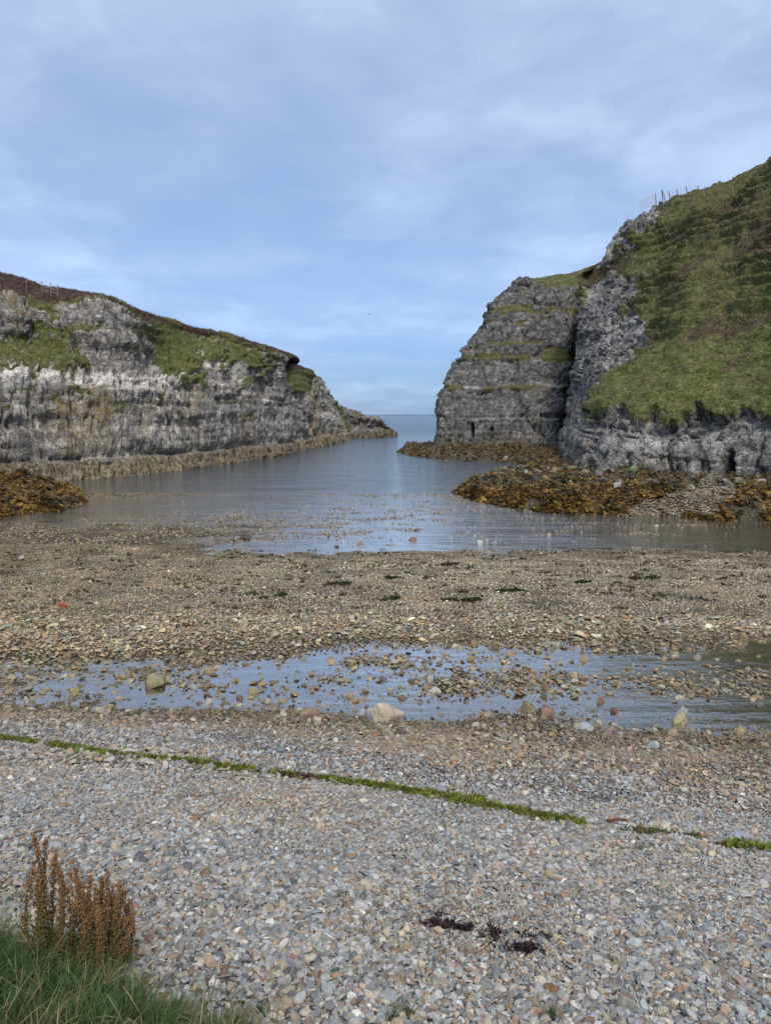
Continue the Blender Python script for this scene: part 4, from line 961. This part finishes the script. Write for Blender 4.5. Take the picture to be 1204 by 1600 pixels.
# alike stones of the pool
CN = {'olive': OL, 'tan': TN, 'grey': GY, 'beige': BG, 'brown': BR, 'blackish': DK}
def shade3(c, lo=.7, hi=1.1):
    k = random.uniform(lo, hi); return tuple(v*k for v in c)
def band(v, cuts, n): return n[sum(v >= c for c in cuts)]
HP = ('far left', 'left of centre', 'centre', 'right of centre', 'far right')
def shp(q): return band(q, (.5, .62), ('flat', 'squat', 'upright'))
for i in range(215):
    px, py = random.uniform(5, 1200), random.uniform(1004, 1135)
    edge = np.interp(px, [0, 400, 700, 1204], [1100, 1105, 1125, 1145])
    if py > edge: py = edge - random.uniform(0, 12)
    k = 6+10*random.random()**1.6; nm = random.choice(['olive', 'tan', 'grey', 'beige', 'brown', 'brown', 'olive', 'blackish']); q = random.uniform(.38, .72)
    lab = '%s %s %s stone in the %s part of the pool, %s' % (band(k, (8, 11.5), ('tiny', 'small', 'fist sized')), shp(q), nm, band(py, (1045, 1080), ('back', 'middle', 'front')), band(px, (200, 450, 700, 950), HP))
    rock('stone', px, py, k, k*q, shade3(CN[nm]), lab, group='small stones in the tidal pool', wet=.5)
for i in range(85):
    px = random.uniform(5, 1200); py = np.interp(px, [0, 400, 700, 1204], [1106, 1118, 1132, 1150]) + random.gauss(0, 7)
    k = random.uniform(9, 19); nm = random.choice(['olive', 'tan', 'grey', 'beige', 'grey', 'beige', 'olive']); q = random.uniform(.38, .72)
    lab = '%s %s %s cobble on the near edge of the pool, %s' % (band(k, (12, 15.5), ('small', 'medium', 'large')), shp(q), nm, band(px, (200, 450, 700, 950), HP))
    rock('cobble', px, py, k, k*q, shade3(CN[nm], .85, 1.25), lab, group='cobbles along the near pool edge', wet=.3)
# boulders along the foot of the right cliff, standing on the shelf
sx, sy, shh, sdd, sbb = SR
spx, spy = proj(sx, sy, shh)
BC = {'olive': (.15, .145, .085), 'sandy': (.23, .20, .14), 'dark': (.06, .06, .045), 'dark grey': (.11, .11, .10), 'pale': (.28, .26, .22), 'mossy': (.13, .15, .06)}
for i in range(190):
    px = random.uniform(775, 1200); py = np.interp(px, [775, 880, 960, 1204], [735, 735, 752, 757]) + random.gauss(0, 8)
    j = np.argmin((spx-px)**2+(spy-py)**2 + (sdd < 0)*1e4)
    k = 5+14*random.random()**1.5; nm = random.choice(list(BC)); q = random.uniform(.45, .85)
    lab = '%s %s %s boulder at the foot of the right cliff, %s' % (band(k, (8, 13), ('small', 'middling', 'large')), band(q, (.58, .72), ('flat', 'squat', 'upright')), nm, band(px, (860, 950, 1040, 1120), ('at its left end', 'below the buttress', 'below the middle crag', 'beside the cave', 'right of the cave')))
    rock('boulder', px, py, k, k*q, shade3(BC[nm], .7, 1.1), lab, 'boulder', 'boulders at the foot of the right cliff', .2, pos=np.array([sx[j], sy[j], shh[j]-.03]), cuts=18)
def on_surface(B, px, py):
    V = B[1]; a, b = proj(V[:, 0], V[:, 1], V[:, 2]); d = (a-px)**2+(b-py)**2; c = np.where(d < max(d.min()*1.5, 2.5))[0]
    return V[c[np.argmin(V[c, 1])]]
p = on_surface(HIL, 905, 440)
rock('boulder', 896, 433, 5, 4, (.75, .70, .58), 'tiny cream white boulder on the skyline above the dark promontory', 'boulder', wet=0, pos=at(896, 434, 103.2))

# ------------------------------------------------------------------ green weed line, dark weed
gm_ = [tuft_mesh(40+i, n=20, ln=.05, wd=.012, spread=.035, lean=1.6, gr=.7) for i in range(4)]
GWD = proto_coll('weed_shape', gm_)
def weed_line(name, pts, n, width, cols, label, seed, thr=-.12, sc=1.0):
    r = np.random.default_rng(seed); P3 = np.array([on_ground(*q) for q in pts]); s = np.concatenate([[0], np.cumsum(np.linalg.norm(np.diff(P3, axis=0), axis=1))])
    t = r.uniform(0, s[-1], n); x = np.interp(t, s, P3[:, 0]); y = np.interp(t, s, P3[:, 1])
    wv = width*(1+.9*vn(t*1.1, t*0, t*0, seed+2)+.5*vn(t*4, t*0, t*0, seed+3)); y = y + .06*vn(t*.9, t*0, t*0+2, seed+4)
    y = y + r.normal(0, 1, n)*wv*.42*np.where(r.random(n) < .14, 3.2, 1.0); x = x + r.normal(0, .04, n)
    k = vn(x*2.2, y*2.2, x*0, seed+1)+.6*vn(x*6, y*6, x*0, seed+7)+.25*r.normal(0, 1, n) > thr; x, y = x[k], y[k]; n = len(x)
    z = ground(x, y)+r.uniform(.005, .035, n)
    cols = np.array(cols); c = cols[r.integers(0, len(cols), n)]*r.uniform(.6, 1.3, (n, 1)); ss = r.uniform(.6, 1.3, n)*sc
    scatter(name, np.stack([x, y, z], -1), np.stack([r.normal(0, .5, n), r.normal(0, .5, n), r.uniform(0, 6.3, n)], -1), np.stack([ss, ss, ss*.6], -1), np.concatenate([c, np.ones((n, 1))], 1), r.integers(0, 4, n), GWD, label, 'seaweed')
GC = [(.14, .18, .02), (.20, .23, .03), (.07, .095, .012), (.24, .25, .05), (.14, .11, .03)]
WDK0 = [(.10, .12, .02), (.06, .06, .02), (.12, .10, .04)]
weed_line('seaweed', [(-150, 1140), (0, 1156), (60, 1163), (150, 1176), (240, 1187), (340, 1197), (430, 1210), (480, 1216)], 3000, .065, GC, 'bright green seaweed line across the left of the shingle slope', 61)
weed_line('seaweed', [(500, 1218), (560, 1226), (650, 1240), (720, 1254), (790, 1267), (850, 1278), (902, 1287)], 2900, .065, GC, 'bright green seaweed line thickening across the middle of the shingle slope', 62)
weed_line('seaweed', [(690, 1246), (720, 1250), (752, 1251)], 600, .05, GC, 'short green seaweed branch above the strand line right of centre', 63)
weed_line('seaweed', [(905, 1290), (960, 1298), (1030, 1304), (1100, 1312)], 170, .06, WDK0, 'thin broken green seaweed wisps between the two strand lines', 64, .0)
weed_line('seaweed', [(1130, 1323), (1170, 1326), (1204, 1330), (1330, 1342)], 800, .055, GC, 'bright green seaweed strip at the right edge below the grey slab', 65)
weed_line('seaweed', [(432, 1211), (460, 1214), (505, 1219)], 380, .04, [(.10, .045, .025), (.07, .03, .02)], 'short dark red brown weed piece in the green strand line', 66)
DKW = [(.025, .012, .014), (.04, .018, .018), (.018, .012, .012)]
weed_line('seaweed', [(760, 1462), (800, 1463), (845, 1466)], 60, .055, DKW, 'blackish dried seaweed strip on the near shingle', 67, .0, .8)
weed_line('seaweed', [(670, 1448), (700, 1452), (735, 1456)], 40, .06, DKW, 'small blackish weed scrap left of the main dried patch', 68, -.1, .8)
weed_line('seaweed', [(790, 1486), (830, 1487)], 36, .06, DKW, 'small blackish weed scrap below the main dried patch', 69, -.1, .8)
WDK = [(.035, .05, .012), (.06, .07, .02), (.03, .03, .012)]
for i, (a, b, c2) in enumerate([(660, 940, 750), (600, 938, 622), (690, 884, 715), (900, 912, 925), (505, 915, 545), (780, 925, 815), (1010, 905, 1030), (600, 905, 625), (430, 932, 445), (985, 905, 1000)]):
    weed_line('seaweed', [(a, b), ((a+c2)/2, b-1), (c2, b-2)], int(6*(c2-a)), .09, WDK,
      ['long dark green weed strand on the middle of the bar', 'short dark weed strand left of the long one on the bar', 'small dark green weed strand near the back of the bar centre', 'dark weed strand on the bar right of centre', 'dark brown weed strand on the bar left of centre', 'thin dark weed strand right of the long one on the bar', 'tiny dark weed tuft on the far right of the bar', 'tiny dark weed tuft at the bar centre back', 'tiny dark weed tuft left on the bar', 'small dark weed tuft beside the far right tuft'][i], 90+i, .05, 1.5)
r = np.random.default_rng(123); q = jgrid(16, 26, lambda y: .6*y, .45, r); q = q[(vn(q[:, 0]*.5, q[:, 1]*.9, q[:, 0]*0, 88)+r.normal(0, .3, len(q))) > .15]; q = np.repeat(q, 5, 0); n = len(q); q = q+r.normal(0, .07, (n, 2))*np.array([1.6, .6])
c = np.array(WDK)[r.integers(0, 3, n)]*r.uniform(.6, 1.5, (n, 1)); ss = r.uniform(.7, 1.6, n)
scatter('seaweed', np.stack([q[:, 0], q[:, 1], ground(q[:, 0], q[:, 1])+.03], -1), np.stack([r.normal(0, .5, n), r.normal(0, .5, n), r.uniform(0, 6.3, n)], -1), np.stack([ss*1.3, ss, ss*.6], -1), np.concatenate([c, np.ones((n, 1))], 1), r.integers(0, 4, n), GWD, 'small dark green weed scraps strewn over the pebble bar', 'seaweed')
# driftwood stick
def tube(V, Fc, pts, rad, n=6):
    b0 = len(V)
    for i, p in enumerate(pts):
        p = np.array(p, float); d = np.array(pts[min(i+1, len(pts)-1)], float)-np.array(pts[max(i-1, 0)], float); d /= np.linalg.norm(d)+1e-9
        u = np.cross(d, (0, 0, 1) if abs(d[2]) < .9 else (1, 0, 0)); u /= np.linalg.norm(u); w = np.cross(d, u); rr = rad[i] if hasattr(rad, '__len__') else rad
        for k in range(n):
            a = 6.2832*k/n; V.append(tuple(p+(u*math.cos(a)+w*math.sin(a))*rr))
    for i in range(len(pts)-1):
        for k in range(n):
            k2 = (k+1) % n; Fc.append((b0+i*n+k, b0+i*n+k2, b0+(i+1)*n+k2, b0+(i+1)*n+k))
    m = len(pts)-1
    for i, a in ((0, b0), (m, b0+m*n)):
        c = len(V); V.append(tuple(pts[i]))
        for k in range(n): Fc.append((a+k, a+(k+1) % n, c, c))
def poly_mesh(name, V, Fc, smooth=True):
    me = bpy.data.meshes.new(name); me.from_pydata([tuple(v) for v in V], [], [tuple(dict.fromkeys(f)) for f in Fc]); me.update()
    me.polygons.foreach_set('use_smooth', np.full(len(me.polygons), smooth, dtype=bool))
    return me
M_drift = plain('driftwood', (.15, .075, .045), .8, .4, 40)
p0 = on_ground(948, 1288); p1 = on_ground(985, 1284); V = []; Fc = []
ps = [p0+(p1-p0)*t+np.array([0, .01*math.sin(t*6), .035+.012*math.sin(t*4)]) for t in np.linspace(0, 1, 7)]
tube(V, Fc, ps, [.022, .016, .013, .014, .012, .010, .006], 7)
tag(link('driftwood_stick', poly_mesh('driftwood_stick', V, Fc), M_drift), 'thin brown driftwood stick just above the seaweed line on the right', 'stick')

# ------------------------------------------------------------------ dock plant
def stalk(top, base, seed, dens=1.0):
    r = np.random.default_rng(seed); n = 12; V = []; Fc = []; C = []
    base, top = np.array(base, float), np.array(top, float); L_ = np.linalg.norm(top-base)
    bend = r.normal(0, .035, 3)*np.array([1, 1, .2]); ts = np.linspace(0, 1, n)
    pts = [base+(top-base)*t+bend*math.sin(t*3.1) for t in ts]
    tube(V, Fc, pts, [.0045*(1-.6*t) for t in ts], 5)
    sV, sF, sC = [], [], []; wid_ = r.uniform(.6, 1.3)
    t = .22
    while t < 1.0:
        p = base+(top-base)*t+bend*math.sin(t*3.1); m = int(r.integers(13, 21)*dens*(1.15-.5*t)); rad = (.030*wid_*(1.1-.75*t)+.003)*r.uniform(.7, 1.15)
        for k in range(m):
            a = r.uniform(0, 6.28); rr = rad*r.uniform(.25, 1); q = p+np.array([math.cos(a)*rr, math.sin(a)*rr, r.uniform(-.012, .012)])
            s = r.uniform(.0022, .0046); b = len(sV); ax = r.uniform(.7, 1.5)
            for v in ((1, 0, 0), (0, 1, 0), (-1, 0, 0), (0, -1, 0), (0, 0, 1.4*ax), (0, 0, -1.4*ax)): sV.append(tuple(q+np.array(v)*s))
            for f in ((0, 1, 4), (1, 2, 4), (2, 3, 4), (3, 0, 4), (1, 0, 5), (2, 1, 5), (3, 2, 5), (0, 3, 5)): sF.append(f)
            for j in range(8): sF[-8+j] = tuple(b+z_ for z_ in sF[-8+j])
            w = np.clip(t*1.1-.2+r.normal(0, .22), 0, 1)
            c = np.array([.075, .085, .022])*(1-w)+np.array([.33, .165, .075])*w; c = c*r.uniform(.55, 1.25); sC += [(c[0], c[1], c[2], 1)]*6
        t += r.uniform(.014, .026)
    me = poly_mesh('stem', V, Fc); fattr(me, 'col', [(.16, .09, .05, 1)]*len(V), 'FLOAT_COLOR'); fattr(me, 'shade', [(1, 1, 1, 1)]*len(V), 'FLOAT_COLOR')
    ms = poly_mesh('seed_head', sV, sF, False); fattr(ms, 'col', sC, 'FLOAT_COLOR'); fattr(ms, 'shade', [(1, 1, 1, 1)]*len(sV), 'FLOAT_COLOR')
    return me, ms
def dock(base_px, tops, label, seed):
    g = on_ground(*base_px); g = np.array(g)
    root = bpy.data.objects.new('dock_plant', None); COL.objects.link(root); root.location = tuple(g); root.empty_display_size = .05
    tag(root, label, 'plant')
    r = np.random.default_rng(seed)
    for i, (tx, ty) in enumerate(tops):
        tp = at(tx, ty, g[1]+r.uniform(-.12, .18)); bs = np.array([g[0]+(tp[0]-g[0])*.35+r.normal(0, .02), g[1]+r.normal(0, .05), 0]); bs[2] = gz(bs[0], bs[1])-.02
        me, ms = stalk(tp-g, bs-g, seed*50+i)
        st = link('stem', me, M_leaf2, root); sh = link('seed_head', ms, M_leaf2, st)
    # basal leaves
    for i in range(18):
        a = r.uniform(0, 6.28); ln = r.uniform(.09, .19); V = []; Fc = []; C = []
        for k in range(8):
            t = k/7; w = .028*math.sin(min(1, t*1.05+.05)*3.0)+.002; cxx = np.array([math.cos(a), math.sin(a), 0])*ln*t*.8+np.array([0, 0, ln*(t*.9-.5*t*t)+.02]); o_ = np.array([-math.sin(a), math.cos(a), 0])*w
            V += [cxx-o_+np.array([0, 0, .008]), cxx, cxx+o_+np.array([0, 0, .008])]
        for k in range(7):
            for j in (0, 1): Fc.append((3*k+j, 3*k+j+1, 3*k+4+j, 3*k+3+j))
        me = poly_mesh('leaf', V, Fc); cc = [(.05, .075, .02, 1), (.14, .07, .03, 1), (.07, .06, .02, 1)][i % 3]
        fattr(me, 'col', [cc]*len(V), 'FLOAT_COLOR'); fattr(me, 'shade', [(1, 1, 1, 1)]*len(V), 'FLOAT_COLOR'); link('leaf', me, M_leaf2, root)
dock((95, 1525), [(52, 1302), (64, 1330), (74, 1310), (82, 1345), (92, 1352), (58, 1360), (100, 1375), (87, 1330), (106, 1362), (70, 1350)], 'tall rust and green dock plant with the highest seed spikes at left', 3)
dock((135, 1532), [(118, 1352), (110, 1388), (128, 1380), (142, 1368), (148, 1385), (160, 1372), (167, 1362), (134, 1400), (153, 1395), (122, 1405)], 'middle rusty dock plant with tight seed spikes', 4)
dock((165, 1535), [(178, 1385), (188, 1378), (196, 1392), (204, 1405), (172, 1400), (185, 1420), (208, 1425), (155, 1420), (165, 1398), (192, 1410), (180, 1400), (200, 1435)], 'shorter rust coloured dock plant at the right of the clump', 5)

# ------------------------------------------------------------------ foreground grass
near_t = [tuft_mesh(70+i, n=46, ln=.26, wd=.0055, spread=.06, lean=1.25, segs=6, gr=.75) for i in range(10)]
NT = proto_coll('grass_shape', near_t)
r = np.random.default_rng(9)
edge_px = [(-400, 1400), (-100, 1428), (0, 1462), (60, 1470), (120, 1500), (190, 1535), (260, 1575), (330, 1590), (400, 1612), (500, 1720)]
eg = np.array([on_ground(*q) for q in edge_px])
poly = [tuple(q[:2]) for q in eg] + [(-.2, 1.2), (-.2, -3), (-9, -3), (-9, eg[0][1])]
x = r.uniform(-4.5, 0, 26000); y = r.uniform(.3, 4.6, 26000); d = polydist(x, y, poly)
k = (d + .10*vn(x*3, y*3, x*0, 4) + .05*r.normal(0, 1, len(x)) > .02); dn = d[k]; x, y = x[k], y[k]
k = r.random(len(x)) < .30; x, y, dn = x[k], y[k], dn[k]
n = len(x); z = ground(x, y); s = r.uniform(.55, 1.15, n)*(.50+.50*sstep(0, .3, dn))
u = np.clip(.5+.7*vn(x*2, y*2, x*0, 6)+r.normal(0, .25, n), 0, 1)[:, None]
c = np.array([.040, .090, .028])*(1-u)+np.array([.095, .135, .045])*u; dr = r.random(n) < .16+.35*sstep(.2, 0, dn); c = np.where(dr[:, None], np.array([.24, .20, .105]), c)
scatter('grass', np.stack([x, y, z-.01], -1), np.stack([r.normal(0, .15, n), r.normal(.05, .15, n), r.uniform(0, 6.3, n)], -1), np.stack([s, s, s], -1), np.concatenate([c, np.ones((n, 1))], 1), r.integers(0, 10, n), NT, 'long green grass with dry blades growing on the bank in the lower left corner', 'grass')
print('grass', n)
# dry bent stems above it
dm = []
for i in range(5):
    rr = np.random.default_rng(900+i); V = []; S = []; Fc = []
    for b in range(3):
        a = rr.uniform(0, 6.28); ln = rr.uniform(.25, .42); pts = [(math.cos(a)*ln*.35*t*t, math.sin(a)*ln*.35*t*t, ln*t*(1-.12*t)) for t in np.linspace(0, 1, 9)]
        tube(V, Fc, pts, [.0014]*6+[.0026, .003, .0008], 4)
    me = poly_mesh('dry_stem', V, Fc); fattr(me, 'shade', [(1, 1, 1, 1)]*len(V), 'FLOAT_COLOR'); me.materials.append(M_leaf); dm.append(me)
DS = proto_coll('stem_shape', dm)
k = r.random(len(x)) < .14; xs, ys_ = x[k], y[k]; n = len(xs)
c = np.array([.30, .25, .15])*r.uniform(.7, 1.2, (n, 1))
scatter('dry_grass', np.stack([xs, ys_, ground(xs, ys_)], -1), np.stack([r.normal(0, .2, n), r.normal(0, .2, n), r.uniform(0, 6.3, n)], -1), np.stack([r.uniform(.6, 1.05, n)]*3, -1), np.concatenate([c, np.ones((n, 1))], 1), r.integers(0, 5, n), DS, 'straw coloured seed stems standing over the grass in the lower left corner', 'grass')
# a few stray blades on the shingle
sp_px = [(640, 1590), (612, 1596), (862, 1590), (1000, 1330), (320, 1575), (356, 1560), (410, 1590)]
pp = np.array([on_ground(*q) for q in sp_px]); n = len(pp)
scatter('stray_grass', pp, np.stack([np.zeros(n)]*3, -1), np.full((n, 3), .4), np.tile(np.array([.07, .10, .035, 1]), (n, 1)), np.arange(n), NT, 'thin stray grass sprigs coming up through the near shingle', 'grass')

# ------------------------------------------------------------------ fences
M_post = plain('fence_wood', (.20, .18, .16), .9, .3, 20); M_wire = plain('fence_wire', (.35, .36, .38), .5, .1, 20)
def cyl(name, a, b, r0, mat, parent, n=7, r1=None):
    V = []; Fc = []; mid = [(np.array(a)+(np.array(b)-np.array(a))*t) for t in (0, .5, 1)]; tube(V, Fc, mid, [r0, r0*.97, r1 or r0*.9], n); return link(name, poly_mesh(name, V, Fc, False), mat, parent)
def fence(posts, label, netting=None, rails=(), pr=.055):
    base0 = np.array(posts[0][0]); root = bpy.data.objects.new('fence', None); COL.objects.link(root); root.location = tuple(base0); tag(root, label, 'fence')
    for a, b in posts: cyl('post', np.array(a)-base0, np.array(b)-base0, pr, M_post, root)
    for (a, b, rad) in rails: cyl('wire', np.array(a)-base0, np.array(b)-base0, rad, M_wire, root, 4)
    if netting:
        V = []; Fc = []
        for seg in netting: tube(V, Fc, [np.array(seg[0])-base0, np.array(seg[1])-base0], .014, 3)
        o = link('wire_netting', poly_mesh('wire_netting', V, Fc, False), M_wire, root)
def skyp(px, py, Y): return at(px, py, Y)
pd = [(1025, 318, 1023, 303), (1035.5, 313, 1033, 296.5), (1047, 309, 1044, 298), (1061, 304, 1056, 296), (1074, 303, 1071, 291.5), (1090.5, 300, 1089.5, 290), (1100, 298, 1100, 293)]
Yp = [86, 86, 86, 85.5, 85, 84.5, 84]
posts = [(at(a, b+8, Y_), at(c, d, Y_)) for (a, b, c, d), Y_ in zip(pd, Yp)]
posts.append((at(1040, 320, 86), at(1034, 298, 86)))
rails = []
for i in range(6):
    for t in (.25, .6, .95):
        a = posts[i][0]+(posts[i][1]-posts[i][0])*(.35+.6*t); b = posts[i+1][0]+(posts[i+1][1]-posts[i+1][0])*(.35+.6*t); rails.append((a, b, .008))
A0, A1, B0, B1 = at(1024, 318, 86), at(1023, 303, 86), at(1001, 330, 86.5), at(996, 316, 86.5)
net = []
for t in np.linspace(0, 1, 7): net.append((A0+(A1-A0)*t, B0+(B1-B0)*t))
for t in np.linspace(0, 1, 13): net.append((A0+(B0-A0)*t, A1+(B1-A1)*t))
fence(posts, 'post and wire fence on the right skyline with netting hanging off its end', net, rails)
# left fence across the heather
lp = [(48, 452), (60, 454), (72, 455), (84, 457), (96, 459)]
bs_ = [on_surface(LCL, a, b+3) for a, b in lp]
posts = [(q-np.array([0, .5, .3]), q+np.array([0, -.5, .85])) for q in bs_]
rails = []
for i in range(4):
    for t in (.35, .6, .9): rails.append((posts[i][0]+(posts[i][1]-posts[i][0])*t, posts[i+1][0]+(posts[i+1][1]-posts[i+1][0])*t, .011))
fence(posts, 'faint pale post and rail fence in the heather at the top of the left cliff', None, rails, .032)

# ------------------------------------------------------------------ gull
M_gull = plain('gull_feathers', (.30, .31, .33), .8, .2, 5)
c0 = at(577, 491, 150); root = bpy.data.objects.new('gull', None); COL.objects.link(root); root.location = tuple(c0); root.rotation_euler = (0, 0, .6)
tag(root, 'small gull flying high above the mouth of the inlet', 'bird')
V = []; Fc = []; tube(V, Fc, [(0, -.26, .01), (0, -.18, .01), (0, -.05, 0), (0, .1, 0), (0, .19, .02), (0, .25, .03), (0, .31, .02)], [.02, .05, .075, .07, .042, .038, .006], 8)
link('body', poly_mesh('body', V, Fc), M_gull, root)
for s in (-1, 1):
    V = []; Fc = []
    for k, (wx_, wy_, wz_, ch) in enumerate([(.03, .02, .03, .15), (.2, .06, .12, .14), (.36, .04, .13, .11), (.5, -.04, .09, .07), (.62, -.12, .03, .015)]):
        V += [(s*wx_, wy_+ch/2, wz_), (s*wx_, wy_, wz_+.018), (s*wx_, wy_-ch/2, wz_), (s*wx_, wy_, wz_-.006)]
    for k in range(4):
        for j in range(4): Fc.append((4*k+j, 4*k+(j+1) % 4, 4*k+4+(j+1) % 4, 4*k+4+j))
    link('wing', poly_mesh('wing', V, Fc), M_gull, root)
V = [(-.03, -.24, .01), (.03, -.24, .01), (.07, -.38, .01), (-.07, -.38, .01), (0, -.24, .03), (0, -.38, .02)]
link('tail', poly_mesh('tail', V, [(0, 1, 2, 5, 3), (0, 3, 5, 4), (1, 4, 5, 2), (0, 4, 1)]), M_gull, root)
